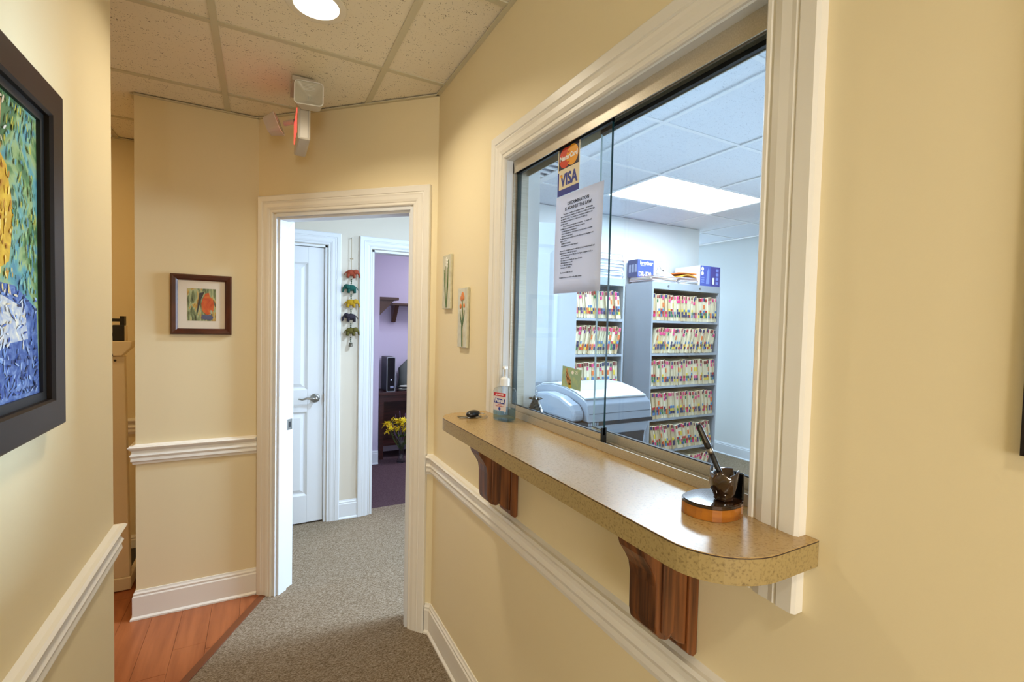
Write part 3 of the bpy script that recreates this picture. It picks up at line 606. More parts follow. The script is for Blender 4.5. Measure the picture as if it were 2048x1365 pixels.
body = ['        The practice complies with applicable Federal      and civil rights', 'laws and does not discriminate on the basis of race, color, national origin,', 'age, disability, or sex.  The practice does not exclude people or treat', 'them differently because of race, color, national origin, age,', 'disability, or sex.', '        The practice provides free aids and services      to people with', 'disabilities to communicate effectively with us, such as:', '    Qualified sign language interpreters', '    Written information in other formats (large print, audio, accessible', '    electronic formats, other)', 'Provides free language services to people whose primary language is not', 'English, such as:', '    Qualified interpreters', '    Information written in other languages', '', 'You can file a civil rights complaint with the U.S. Department of Health and', 'Human Services, Office for Civil Rights:', '    electronically through the Office for Civil Rights Complaint Portal, or', '    by mail or phone at:', '    U.S. Department of Health and Human Services', '    200 Independence Ave SW', '    Room 509F, HHH Building', '    Washington, DC 20201', '', '    By phone at 1-800-368-1019', '', 'Complaint forms are available at the office website.']
for k, ln in enumerate(body):
    if ln: text(ln, .0058, Tn(.030, .222-.0069*k), INK, g, sx=.90)
g = tag(empty('butterfly_card', (GX0-.0012, 1.08, 1.32)), 'small green card with an orange and black butterfly stuck low on the glass hatch', 'card')
S = MG @ Matrix.Translation((-1.117, 1.329, .0)) @ Matrix.Rotation(math.radians(-3), 4, 'Z')
MB(S).box(0, .09, 0, .058, 0, .0005).build('card_sheet', mat('card_green', (150,184,158), .45, noise=(60, (176,198,150), .45, .65, 4)), g)
BO = mat('butterfly_orange', (196,150,104), .5)
MB(S).prism([(.018,.050),(.024,.052),(.030,.040),(.040,.028),(.047,.014),(.040,.008),(.028,.010),(.020,.022),(.018,.036)], .0005, .0008).build('wing', BO, g)
for q in ((.021,.044,.041,.014),(.021,.036,.033,.012),(.020,.030,.044,.020),(.025,.020,.042,.024)): MB(S).tube([(q[0],q[1],.0009),(q[2],q[3],.0009)], .0006, 5).build('wing_vein', BLKP, g)
MB(S).prism(circ(.004, 10, .022, .050), .0005, .0009).build('head', BO, g)
MB(S).prism([(.044,.046),(.050,.052),(.056,.047),(.053,.040),(.046,.041)], .0005, .0008).build('white_emblem', WHITEP, g)
text('25', .012, S @ Matrix.Translation((.062,.043,.0006)), WHITEP, g); MB(S).prism(circ(.008, 10, .040, .006), .0005, .0008).build('yellow_bloom', mat('bloom_yellow', (196,176,70), .5), g)
# ---- emergency exit light
EB = mat('exit_housing', (196,188,174), .4); RED = mat('exit_red_glow', (255,70,60), .5, emit=((255,60,52), 3.0))
ec = Vector((.165, 2.37, CEIL)); g = tag(empty('exit_sign_light', ec), 'ceiling exit sign with square emergency lamp heads above the doorway', 'exit sign')
ex0, ex1, ey0, ey1, ez0, ez1 = .140, .192, 2.26, 2.505, 2.285, 2.475
MB().box(ex0, ex1, ey0, ey1, ez0, ez1).build('housing', EB, g, bevel=.008)
MB().box(ex0+.008, ex1-.008, ey0+.05, ey1-.05, ez1, CEIL-.0225).build('canopy_stem', EB, g); MB().box(ex0-.02, ex1+.02, ey0+.03, ey1-.03, CEIL-.0225, CEIL-.0025).build('canopy', EB, g)
for x_, nrm in ((ex0-.0008, -1),):
    MX = frame((x_, (ey0+ey1)/2, ez0+.045), (0,nrm,0), (0,0,1)) if nrm < 0 else frame((x_, (ey0+ey1)/2, ez0+.045), (0,1,0), (0,0,1))
    if nrm < 0: MX = frame((x_, (ey0+ey1)/2, ez0+.045), (0,-1,0), (0,0,1))
    text('EXIT', .135, MX, RED, g, align='CENTER', bold=.002, sx=.72, depth=.0006)
for k in (0, 1): MB().tube([(ex0+.010+.032*k, ey0-.0004, ez0+.01), (ex0+.010+.032*k, ey0-.0004, ez1-.01)], .0008, 5).build('seam_line', GRILLE, g)
def lamp(c, right, up, s_=.058):
    M = frame(c, right, up); L = MB(M)
    fr_ = rrect(2*s_, 2*s_, .018); bk = rrect(1.45*s_, 1.45*s_, .012); n = len(fr_)
    L.add([(x,y,0) for x,y in fr_]+[(x,y,-.055) for x,y in bk], [(i,(i+1)%n,n+(i+1)%n,n+i) for i in range(n)]+[tuple(n+i for i in range(n))]); h = L.build('lamp_head', EB, g)
    rim = MB(M); inn = rrect(2*s_-.008, 2*s_-.008, .015); rim.add([(x,y,.002) for x,y in fr_]+[(x,y,.002) for x,y in inn]+[(x,y,0) for x,y in fr_], [(i,(i+1)%n,n+(i+1)%n,n+i) for i in range(n)]+[(i,(i+1)%n,2*n+(i+1)%n,2*n+i) for i in range(n)]); rim.build('lamp_rim', WPL, h)
    rf = MB(M); dp = rrect(.4*s_, .4*s_, .008); rf.add([(x,y,.0) for x,y in inn]+[(x,y,-.035) for x,y in dp], [(i,(i+1)%n,n+(i+1)%n,n+i) for i in range(n)]+[tuple(n+i for i in range(n))]); rf.build('reflector', mat('reflector', (236,232,224), .25, .1), h)
    MB(M).prism(inn, .0003, .0012).build('lamp_lens', glassmat('lens_plastic', (.95,.95,.93), 1.5, .15), h)
    for k in range(5): MB(M).box(-.022, .022, .012+.007*k, .014+.007*k, .0012, .0022).build('lens_rib', WPL, h)
    MB(M).tube([(0,0,-.034),(0,0,-.012)], .006, 10).build('bulb', WPL, h)
lamp((.180, 2.205, 2.463), (.985,-.17,.0), (0.03,.25,.96))
MB().tube([(.166,2.275,2.445),(.170,2.24,2.455)], .014, 12).build('swivel', EB, g)
lamp((.075, 2.515, 2.425), (.30,.95,.0), (-.35,.1,.93), .046)
MB().tube([(.142,2.49,2.44),(.10,2.52,2.432)], .012, 12).build('swivel', EB, g)
# ---- framed print on the picture wall
FRW = mat('mahogany_frame', (62,26,14), .3, noise=(8, (84,38,20), .4, .7, 4, (1,1,6))); MATB = mat('mat_board', (222,210,190), .8)
def frame_thing(name, M, w_, h, fw, dep, mf, label, cat, matw=0, art=None, artname='print', liner=None):
    g = tag(empty(name, tuple(M.translation), M), label, cat)
    prof = [(0,0),(0,dep*.94),(-.003,dep),(-fw+.004,dep),(-fw,dep*.8),(-fw,0)] if not matw else [(0,0),(0,dep*.55),(-fw*.25,dep),(-fw*.75,dep*.85),(-fw,dep*.45),(-fw,0)]
    path = [(-w_/2,-h/2),(w_/2,-h/2),(w_/2,h/2),(-w_/2,h/2)]
    n = len(prof)
    P = [Vector(p) for p in path]; sg = [(-1,-1),(1,-1),(1,1),(-1,1)]
    for i in range(4):
        mb = MB(M); k = (i+1) % 4
        for q in (i, k): mb.v += [M @ Vector((P[q].x+sg[q][0]*a_, P[q].y+sg[q][1]*a_, b_+.001)) for a_, b_ in prof]
        mb.f = [(j,(j+1)%n,n+(j+1)%n,n+j) for j in range(n)]+[tuple(range(n))[::-1], tuple(range(n,2*n))]; mb.m = [0]*len(mb.f); mb.build('frame_side', mf, g)
    iw, ih = w_-2*fw, h-2*fw
    MB(M).box(-iw/2-.004, iw/2+.004, -ih/2-.004, ih/2+.004, .001, dep*.3).build('mat_board' if matw else artname, MATB if matw else art, g)
    if matw: MB(M).box(-iw/2+matw, iw/2-matw, -ih/2+matw*1.0, ih/2-matw, dep*.3, dep*.3+.0008).build(artname, art, g)
    return g
def ramp_mat(name, stops, scale, stretch, distort=1.5, rough=.55, detail=5):
    m = bpy.data.materials.new(name); m.use_nodes = True; nt = m.node_tree; b = nt.nodes['Principled BSDF']; b.inputs['Roughness'].default_value = rough
    tc = nt.nodes.new('ShaderNodeTexCoord'); mp = nt.nodes.new('ShaderNodeMapping'); mp.inputs['Scale'].default_value = stretch
    nn = nt.nodes.new('ShaderNodeTexNoise'); nn.inputs['Scale'].default_value = scale; nn.inputs['Detail'].default_value = detail; nn.inputs['Distortion'].default_value = distort
    r = nt.nodes.new('ShaderNodeValToRGB'); e = r.color_ramp.elements
    e[0].position = stops[0][0]; e[0].color = lin(stops[0][1]); e[1].position = stops[-1][0]; e[1].color = lin(stops[-1][1])
    for p_, c_ in stops[1:-1]: k = e.new(p_); k.color = lin(c_)
    nt.links.new(tc.outputs['Object'], mp.inputs[0]); nt.links.new(mp.outputs[0], nn.inputs['Vector']); nt.links.new(nn.outputs['Fac'], r.inputs[0]); nt.links.new(r.outputs[0], b.inputs['Base Color']); MATS[name] = m; return m
ARTG = ramp_mat('print_green_stripes', [(.34,(60,62,40)),(.44,(120,128,84)),(.52,(170,176,130)),(.58,(196,150,60)),(.66,(90,84,70))], 9, (4,.8,.8))
MP = frame((-.2615, YP-.0012, 1.567), (1,0,0), (0,0,1))
g = frame_thing('framed_print', MP, .262, .304, .030, .020, FRW, 'small square print with orange shape in a wide mahogany frame and cream mat', 'picture', .040, ARTG, 'print')
O1 = ramp_mat('print_orange', [(.3,(206,120,52)),(.5,(196,84,36)),(.7,(150,52,26))], 14, (1,1,.6))
w0 = .0072
MB(MP).prism([(.016,.058),(.030,.062),(.034,.045),(.048,.028),(.052,.002),(.050,-.030),(.036,-.046),(.024,-.052),(.008,-.040),(.000,-.024),(-.002,.006),(.006,.036)], w0, w0+.0006).build('orange_shape', O1, g)
MB(MP).prism([(-.010,.060),(.012,.066),(-.002,.030),(-.012,-.010),(-.018,-.040),(-.022,-.038),(-.016,.010)], w0, w0+.0005).build('dark_stroke', mat('print_dark', (62,58,54), .6), g)
MB(MP).prism([(.000,-.050),(.020,-.052),(.040,-.052),(.050,-.060),(.046,-.075),(.010,-.075),(-.004,-.070)], w0, w0+.0005).build('blue_stroke', mat('print_blue', (88,88,110), .6), g)
MB(MP).prism([(.036,-.026),(.044,-.028),(.046,-.046),(.038,-.044)], w0+.0006, w0+.0009).build('pale_stroke', mat('print_pale', (164,172,140), .6), g)
# ---- large painting on the left wall (plain stand-in picture in the painting's colours)
FRD = mat('dark_brown_frame', (34,25,20), .38, spec=.3)
LW, LH = .90, .668; yR = 1.303
MLW = frame((XL+.0012, yR-LW/2, 1.609), (0,1,0), (0,0,1))    # u = +y
ARTL = ramp_mat('painting_fields', [(.30,(44,78,52)),(.42,(86,124,70)),(.50,(150,168,110)),(.58,(92,150,150)),(.70,(60,96,130))], 5, (1,1,1.6), 2.5)
g = frame_thing('large_painting', MLW, LW, LH, .058, .026, FRD, 'large colourful painting in a wide dark brown frame on the left wall', 'painting', .0, ARTL, 'canvas')
lw = MB(MLW); iw, ih = LW-.116, LH-.116
for bx in ((-iw/2,-iw/2+.016,-ih/2,ih/2),(iw/2-.016,iw/2,-ih/2,ih/2),(-iw/2+.016,iw/2-.016,-ih/2,-ih/2+.016),(-iw/2+.016,iw/2-.016,ih/2-.016,ih/2)): lw.box(bx[0],bx[1],bx[2],bx[3],.006,.014)
lw.build('black_liner', BLACK, g)
def patch(pts, c1, c2, nm, k=0, sc=18): MB(MLW).prism([(iw/2-.016+u, v) for u, v in pts], .0080+.0002*k, .0086+.0002*k).build(nm, ramp_mat('paint_%d' % k, [(.34,c1),(.52,tuple((a_+b_)//2 for a_, b_ in zip(c1, c2))),(.66,c2)], sc, (1,1,1), 2.5), g)
patch([(-.62,-.276),(0,-.276),(-.01,-.10),(-.10,-.06),(-.30,-.05),(-.62,-.06)], (34,62,128), (120,140,184), 'blue_field', 1, 26)
patch([(-.62,-.085),(-.36,-.07),(-.16,-.075),(-.06,-.10),(-.05,-.155),(-.20,-.165),(-.62,-.15)], (150,160,186), (226,216,190), 'pale_field', 2, 30)
patch([(-.36,-.06),(-.20,-.055),(-.12,-.02),(-.10,.06),(-.125,.14),(-.17,.17),(-.26,.12),(-.34,.06)], (196,148,24), (226,184,52), 'yellow_field', 3, 16)
patch([(-.60,.276),(-.18,.276),(-.14,.24),(-.15,.17),(-.19,.15),(-.25,.20),(-.60,.20)], (214,184,130), (170,120,70), 'tan_field', 4, 14)
patch([(-.62,.19),(-.33,.12),(-.26,.12),(-.30,.03),(-.38,-.05),(-.62,-.05)], (222,214,214), (196,180,176), 'cream_field', 5, 10)
patch([(-.33,.276),(-.24,.276),(-.20,.20),(-.25,.17),(-.31,.20)], (40,84,52), (74,116,70), 'green_field', 6, 20)
rd = random.Random(8)
PAL = {'blue': ((36,64,140),(70,100,170),(110,140,196),(150,170,206),(30,44,92)), 'gold': ((200,150,24),(226,184,60),(184,124,20),(236,206,110)), 'green': ((46,90,52),(84,124,60),(120,150,80),(176,170,60),(70,130,120)), 'pale': ((220,214,206),(190,200,214),(206,190,160)), 'teal': ((90,150,160),(120,170,160),(70,120,140),(150,180,120))}
DAB = {}
for k in range(1700):
    u = rd.uniform(-.60, -.002); v = rd.uniform(-.272, .272)
    if v < -.165: c_ = 'blue'
    elif v < -.07: c_ = 'pale' if u < -.07 and rd.random() < .7 else 'blue'
    elif -.36 < u < -.11 and v < .13: c_ = 'gold'
    elif u > -.13: c_ = 'green' if v > .02 and rd.random() < .8 else 'teal'
    elif v > .17: c_ = 'green' if rd.random() < .5 else 'pale'
    else: c_ = 'pale' if u < -.36 else 'gold'
    ci = rd.randrange(len(PAL[c_])); mb = DAB.setdefault((c_, ci), MB(MLW)); a_ = rd.uniform(0, 3.14) if c_ in ('blue', 'pale') else rd.uniform(1.1, 2.0); L_ = rd.uniform(.004, .010); w_ = rd.uniform(.0014, .0030)
    cx_, cy_ = max(min(iw/2-.016+u, iw/2-.034), -iw/2+.034), max(min(v, ih/2-.028), -ih/2+.028); zz = .0100+.0000005*k
    mb.add([(cx_+L_*math.cos(a_)*math.cos(q)-w_*math.sin(a_)*math.sin(q), cy_+L_*math.sin(a_)*math.cos(q)+w_*math.cos(a_)*math.sin(q), zz) for q in [math.pi*2*i_/8 for i_ in range(8)]], [tuple(range(8))])
for (c_, ci), mb in DAB.items(): mb.build('brushwork', mat('paint_%s_%d' % (c_, ci), PAL[c_][ci], .5), g, kind='stuff')
# ---- picture at the right edge
MRF = frame((XR-.0012, -.109, 1.66), (0,-1,0), (0,0,1))
frame_thing('edge_picture', MRF, 0.585, .578, .05, .013, FRD, 'dark framed picture on the cream wall right of the hatch', 'picture', .05, ARTG, 'print')
# ---- two flower plaques
PLQ = mat('cream_ceramic', (206,200,168), .3, noise=(40, (190,182,146), .4, .7, 3)); STEM = mat('leaf_green', (84,108,44), .4); BUD = mat('white_bloom', (226,224,208), .5); ORG = mat('orange_bloom', (214,128,60), .5)
def plaque(y, z, w_, h, label, kind):
    M = frame((XR-.0012, y, z), (0,-1,0), (0,0,1)); g = tag(empty('flower_plaque', (XR, y, z-h/2)), label, 'plaque')
    MB(M).box(-w_/2, w_/2, -h/2, h/2, 0, .012).build('plate', PLQ, g, bevel=.003); t = .0125
    if kind == 0:
        for k, (u0, u1, v1) in enumerate(((.004,-.026,.055),(.003,-.012,.070),(.006,.010,.075),(.008,.024,.095),(.005,-.020,.040))): MB(M).tube([(u0,-h/2+.006,t),((u0+u1)/2+(.006 if u1 > 0 else -.006),-.02,t),(u1,v1,t)], [.0022,.0020,.0012], 6).build('stem', STEM, g)
        for k in range(9): MB(M).ball((.004+.009*math.cos(k*2.1), .066+.006*k/1.4, t), .007, .007, .003, seg=8, rings=4).build('petal', BUD, g)
    else:
        MB(M).tube([(.006,-h/2+.004,t),(.0,-.04,t),(.006,.02,t),(.0,.08,t)], [.0034,.003,.0024,.0016], 6).build('stem', STEM, g)
        for sx in (-1, 1): MB(M).prism([(.003,-.045),(sx*.020,-.005),(sx*.024+.002,.030),(sx*.013,.005),(.0,-.03)], t-.0005, t+.0006).build('leaf', STEM, g)
        for (u, v, r) in ((.002,.088,.014),(-.010,.078,.010),(.012,.080,.010),(-.016,.046,.009),(.020,.048,.008)): MB(M).ball((u, v, t), r, r*1.2, .003, seg=10, rings=4).build('petal', ORG, g)
plaque(1.968, 1.683, .098, .238, 'cream plaque painted with white hyacinth and thin green leaves', 0)
plaque(1.776, 1.525, .098, .242, 'cream plaque painted with an orange flower and green stem', 1)
# ---- office: file cabinets and folders
GREYM = mat('grey_enamel', (158,164,172), .4); SLOT = mat('cabinet_inside', (92,98,108), .6)
SHZ = [1.572-.305*k for k in range(6)]; CY0, CY1 = 3.18, 3.535
def cabinet(x0, x1, label):
    g = tag(empty('file_cabinet', ((x0+x1)/2, CY0, 0)), label, 'file cabinet')
    for xa, xb in ((x0, x0+.018), (x1-.018, x1)): MB().box(xa, xb, CY0, CY1, 0, 1.925).build('side_panel', GREYM, g)
    MB().box(x0+.018, x1-.018, CY0+.0005, CY1, 1.862, 1.925).build('top', GREYM, g); MB().box(x0+.018, x1-.018, CY1-.008, CY1, .0, 1.862).build('back_panel', SLOT, g)
    for z in SHZ+[.0]: MB().box(x0+.018, x1-.018, CY0, CY1-.008, max(z-.022, 0), max(z, .02)).build('shelf', GREYM, g)
    for fx in (.22, .68): MB().tube([(x0+fx*(x1-x0), CY0+.001, 1.895),(x0+fx*(x1-x0), CY0-.004, 1.895)], .010, 12).build('lock', STEEL, g)
    return g
RX0, RX1, LX0, LX1 = 3.145, 4.060, 1.905, 2.820
cabinet(RX0, RX1, 'grey open-shelf file cabinet with two toner boxes on top'); cabinet(LX0, LX1, 'grey open-shelf file cabinet with a leaning stack of papers on top')
MAN = [mat('manila_a', (218,204,170), .7), mat('manila_b', (228,216,186), .7), mat('manila_c', (204,182,142), .7)]
TABC = [mat('tab_%s' % n_, c_, .5) for n_, c_ in (('red',(176,44,40)),('pink',(214,50,120)),('purple',(96,54,120)),('navy',(44,48,92)),('green',(44,120,72)),('orange',(220,110,40)),('yellow',(226,196,60)),('blue',(70,120,170)),('maroon',(110,36,36)))]
TABN = ['red','pink','purple','navy','green','orange','yellow','blue','maroon']; rf = random.Random(11); VAR = []
for k in range(18):
    t = rf.uniform(.014, .030); h = rf.uniform(.228, .245); mb = MB(); mb.box(0, t, 0, .285, 0, h, 0)
    pts = [(h-.034, h-.004)]+([(h-.068, h-.042)] if rf.random() < .35 else [])+[(.036, .060), (.062, .086)]+([(.088, .110)] if rf.random() < .5 else [])+([(.125, .165)] if rf.random() < .3 else [])
    slots = [1]
    for i, (za, zb) in enumerate(pts):
        mb.box(t*rf.uniform(.05,.3), t*rf.uniform(.65,.98), -.004, .0, za, zb, i+1)
    idx = [rf.choice((0,1,2,3,1,8)) if i == 0 else rf.randrange(len(TABC)) for i in range(len(pts))]
    mats = [MAN[k % 3]]+[TABC[q_] for q_ in idx]
    o = mb.build('folder', mats); VAR.append((o.data, t, h, 'manila folder, %s top tab, %s and %s low tabs' % (TABN[idx[0]], TABN[idx[-2]], TABN[idx[-1]]))); bpy.data.objects.remove(o)
def fill(x0, x1, zs, deg, label, group, jitter=.016, ymax=3.2):
    th = math.radians(deg); x = x0+.003+(.245*math.sin(-th) if th < 0 else 0); lim = x1-.004-(.245*math.sin(th) if th > 0 else 0)
    while True:
        me, t, h, lb = VAR[rf.randrange(len(VAR))]
        dx = t/math.cos(th)+.0028
        if x+dx > lim: break
        o = bpy.data.objects.new('file_folder', me); COL.objects.link(o)
        o.location = (x+dx/2, CY0+.138+rf.uniform(-.008, jitter), zs+.0006+t/2*abs(math.sin(th))); o.rotation_euler = (0, th, 0)
        tag(o, lb+label, 'file folder', group); x += dx+(rf.random() < .06)*.006
names = ['top', 'second', 'third', 'fourth', 'fifth', 'lowest']
for k, dg in enumerate((-2, 13, -3, -5, -11, 24)):
    fill(RX0+.018, RX1-.018, SHZ[k], dg, ', %s shelf under the toner boxes' % names[k], 'folders on the %s shelf of the toner box cabinet' % names[k])
for k, dg in enumerate((-8, 11, -3)):
    fill(LX0+.30, LX1-.018, SHZ[k], dg, ', %s shelf under the paper stack' % names[k], 'folders on the %s shelf of the paper stack cabinet' % names[k])
# things on top of the cabinets
TOP = 1.9255
PCOL = [mat('file_white', (212,212,218), .6), mat('file_blue', (150,166,206), .6), mat('file_pink', (206,160,150), .6), mat('file_manila', (222,196,140), .6), mat('file_gold', (226,170,60), .6), mat('file_grey', (136,142,168), .6)]
def pile(xc, yc, z, items, w_, d_, name, lab, cat, grp):
    for k, (ci, h) in enumerate(items):
        M = Matrix.Translation((xc+rf.uniform(-.012,.012), yc+rf.uniform(-.008,.008), z)) @ Matrix.Rotation(rf.uniform(-.07,.07), 4, 'Z')
        g = empty(name, tuple(M.translation), M); mb = MB(M); mb.box(-w_/2, w_/2, -d_/2, d_/2, .0, .0012); mb.box(-w_/2, w_/2, -d_/2, d_/2, h-.0014, h-.0002); mb.box(w_/2-.0012, w_/2, -d_/2, d_/2, .0012, h-.0014); mb.build('cover', PCOL[ci], g)
        mb = MB(M)
        for q in range(3): mb.box(-w_/2+.004+.002*q, w_/2-.003, -d_/2+.003+.002*(q % 2), d_/2-.004, .0012+(h-.0026)*q/3, .0012+(h-.0026)*(q+1)/3-.0003)
        mb.build('pages', PCOL[0], g); tag(g, lab(k, len(items)), cat, grp); z += h
    return z
col = ['white','blue','pink','manila','gold','grey']
it = [(5,.030),(1,.026),(0,.016),(1,.030),(5,.026),(0,.022),(2,.014),(0,.024),(5,.026)]
ordn = ['lowest','second','third','fourth','fifth','sixth','seventh','eighth','topmost']
pile(2.64, 3.345, TOP, it, .36, .27, 'paper_file', lambda k, n_: '%s file of papers, %s of the tall stack on the cabinet' % (col[it[k][0]], ordn[k]), 'file', 'tall paper stack on the file cabinet')
it2 = [(0,.016),(2,.015),(3,.012),(2,.016)]
zt1 = pile(3.335, 3.365, TOP, it2, .33, .30, 'paper_file', lambda k, n_: '%s file, %s of the flat pile under the DR-520 toner box' % (col[it2[k][0]], ['lowest','second','third','topmost'][k]), 'file', 'file pile under the toner box')
it3 = [(3,.018),(0,.012),(2,.014),(3,.012),(2,.012)]
zt2 = pile(3.625, 3.335, TOP, it3, .24, .28, 'paper_file', lambda k, n_: '%s file, %s of the pile under the gold envelopes' % (col[it3[k][0]], ['lowest','second','third','fourth','topmost'][k]), 'file', 'file pile beside the blue carton')
def envelope(z, c, lab, rot, bow, nm='envelope'):
    mb = MB(Matrix.Translation((3.640, 3.33, z)) @ Matrix.Rotation(rot, 4, 'Z')); n_ = 10
    vs = [(-.11+.22*i/n_, s_*.12, (bow*math.sin(math.pi*i/n_))+t_) for t_ in (0, .010) for s_ in (-1, 1) for i in range(n_+1)]
    m_ = n_+1; f_ = [(i,i+1,m_+i+1,m_+i) for i in range(n_)]+[(2*m_+i,2*m_+i+1,3*m_+i+1,3*m_+i) for i in range(n_)]+[(i,i+1,2*m_+i+1,2*m_+i) for i in range(n_)]+[(m_+i,m_+i+1,3*m_+i+1,3*m_+i) for i in range(n_)]+[(0,m_,3*m_,2*m_),(n_,m_+n_,3*m_+n_,2*m_+n_)]
    tag(mb.add(vs, f_).build(nm, c), lab, 'envelope')
envelope(zt2+.0005, PCOL[4], 'gold padded envelope on the file pile beside the blue carton', .05, .022); envelope(zt2+.034, mat('env_orange', (226,120,50), .6), 'orange envelope draped over the gold envelope on the cabinet', -.12, .004)
BOXB = mat('carton_blue', (66,86,170), .45); BOXW = mat('carton_white', (234,234,230), .5); BOXD = mat('carton_navy', (60,68,112), .5)
bx0, bx1, by0, by1, bz = 3.150, 3.515, 3.385, 3.520, zt1+.0008
g = tag(empty('toner_box', ((bx0+bx1)/2, by0, bz)), 'blue and white brother DR-520 toner carton on the file cabinet', 'box')
mb = MB(); mb.box(bx0, bx1, by0, by1, bz, bz+.165); paint(mb, lambda c, n: 1 if c.x < bx0+.01 else 0); mb.build('carton', [BOXB, BOXD], g)
MF = frame((bx0, by0-.0006, bz), (1,0,0), (0,0,1)); MB(MF).box(.205, .363, .003, .163, 0, .0005).build('white_panel', BOXW, g)
text('brother', .052, MF @ Matrix.Translation((.030,.118,.0003)), WHITEP, g, bold=.0012); text('DR-520', .060, MF @ Matrix.Translation((.012,.010,.0003)), WHITEP, g, bold=.0014, sx=.85)
MB(MF).box(.040, .10, .106, .110, 0, .0005).build('print_line', WHITEP, g)
MB(MF).tube([(.235,.040,.001),(.260,.120,.001),(.280,.122,.001),(.305,.085,.001),(.330,.075,.001)], .0022, 6).build('line_drawing', BLKP, g); MB(MF).prism(circ(.009,12,.330,.078), .0005, .001).build('line_drawing', BLKP, g)
MB(MF).tube([(.235,.040,.001),(.315,.042,.001),(.355,.055,.001)], .0022, 6).build('line_drawing', BLKP, g)
for k in range(3): MB(frame((bx0-.0006, by0+.130, bz), (0,-1,0), (0,0,1))).box(.012+.040*k, .040+.040*k, .045, .120, 0, .0005).build('side_print', mat('print_grey', (150,156,180), .6), g)
cx0, cx1 = 3.770, 4.058; g = tag(empty('toner_box', ((cx0+cx1)/2, 3.19, TOP)), 'blue toner carton with white side standing at the cabinet corner', 'box')
mb = MB(); mb.box(cx0, cx1, 3.186, 3.500, TOP, TOP+.195); paint(mb, lambda c, n: 1 if (c.x < cx0+.01 or c.z > TOP+.19) else 0); mb.build('carton', [BOXB, BOXW], g)
MF = frame((cx0, 3.186-.0006, TOP), (1,0,0), (0,0,1)); LB = mat('carton_lightblue', (120,140,214), .5)
MB(MF).box(.150, .284, .004, .191, 0, .0004).build('dark_panel', mat('carton_violet', (58,54,140), .45), g)
for k in range(2): MB(MF).prism(circ(.018,16,.032,.165-.045*k), .0, .0006).build('print_badge', WHITEP, g)
MB(MF).prism([(.085,.02),(.130,.02),(.130,.15),(.118,.18),(.098,.14)], 0, .0006).build('print_shape', LB, g); MB(MF).box(.178,.205,.02,.085,.0004,.0008).build('print_label', WHITEP, g)
for k in range(4): MB(MF).box(.225+.0*k, .262, .02+.042*k, .048+.042*k, .0004, .0008).build('print_shape', LB, g)
for k in range(3): MB(MF).box(.012, .060, .03+.022*k, .040+.022*k, 0, .0006).build('print_line', LB, g)
bag = MB(); n1, n2 = 12, 8
for j in range(n2+1):
    for i in range(n1+1):
        u, v = i/n1, j/n2; e = math.sin(math.pi*u)*math.sin(math.pi*v)
        bag.v.append(Vector((3.33+.17*u+.008*math.sin(6*v), 3.222+.145*v, zt1+.002+(.045*e*(1+.25*math.sin(9*u+4*v))))))
bag.f = [(j*(n1+1)+i, j*(n1+1)+i+1, (j+1)*(n1+1)+i+1, (j+1)*(n1+1)+i) for j in range(n2) for i in range(n1)]; bag.m = [0]*len(bag.f)
o = bag.build('plastic_bag', mat('thin_white_plastic', (236,240,246), .3), smooth=True); tag(o, 'crumpled white plastic bag lying on the file pile before the DR-520 carton', 'bag'); so = o.modifiers.new('t', 'SOLIDIFY'); so.thickness = .001; so.offset = 1
# ---- inner desk, printer, tray, pineapple
DESKM = mat('office_laminate', (150,154,160), .45)
g = tag(empty('office_desk', (1.40, 1.55, 0)), 'grey office desk behind the hatch carrying the printer', 'desk')
MB().box(.875, 1.80, 1.05, 2.03, .715, .745).build('desk_top', DESKM, g, bevel=.004)
for x_ in (.90, 1.745):
    for y_ in (1.08, 1.97): MB().box(x_, x_+.035, y_, y_+.035, 0, .715).build('leg', GREYM, g)
PRW = mat('printer_white', (196,198,198), .35); PRG = mat('printer_grey', (160,166,176), .4); PRD = mat('printer_dark', (38,40,46), .45)
px0, px1, py0 = 1.105, 1.500, 1.50
g = tag(empty('laser_printer', (1.30, 1.72, .745)), 'large grey and white office laser printer with domed lid behind the glass', 'printer')
MB().prism([(1.11,.746),(1.49,.746),(1.485,1.04),(1.512,1.095),(1.105,1.095)], py0+.02, py0+.44, ax='y').build('lower_body', PRG, g, bevel=.004)
MB().prism([(1.24,.95),(1.46,.95),(1.475,1.055),(1.22,1.055)], py0+.012, py0+.022, ax='y').build('output_recess', PRD, g)
MB().box(1.104, 1.515, py0+.006, py0+.44, 1.097, 1.113).build('dark_band', PRD, g)
for k in range(5): MB().box(1.165+.011*k, 1.172+.011*k, py0+.004, py0+.006, 1.099, 1.111).build('vent_slot', PRG, g)
prof = [(0,1.114),(0,1.150),(.006,1.182),(.030,1.200),(.10,1.222),(.19,1.236),(.28,1.238),(.36,1.226),(.43,1.196),(.44,1.114)]
MB().prism([(py0+a_, b_) for a_, b_ in prof], px0+.055, px1, ax='x').build('scanner_unit', PRG, g, bevel=.004)
lid = MB(); L1 = [(py0+a_, b_) for a_, b_ in prof[3:9]]; lid.prism([(a_, b_+.0006) for a_, b_ in L1]+[(a_, b_+.008) for a_, b_ in L1[::-1]], px0+.060, px1-.004, ax='x'); lid.build('lid', PRW, g, bevel=.003)
sd = [(py0+.03,1.114),(py0+.02,1.15),(py0+.05,1.180),(py0+.13,1.205),(py0+.22,1.213),(py0+.31,1.200),(py0+.39,1.165),(py0+.41,1.114)]
MB().prism(sd, px0, px0+.054, ax='x').build('side_cover', PRG, g, bevel=.012)
MB().box(px0+.06, px1-.01, py0-.0008, py0, 1.146, 1.1475).build('seam_line', PRD, g)
tr = tag(empty('document_tray', (1.22, 2.0, .745)), 'grey open document tray standing behind the printer', 'tray')
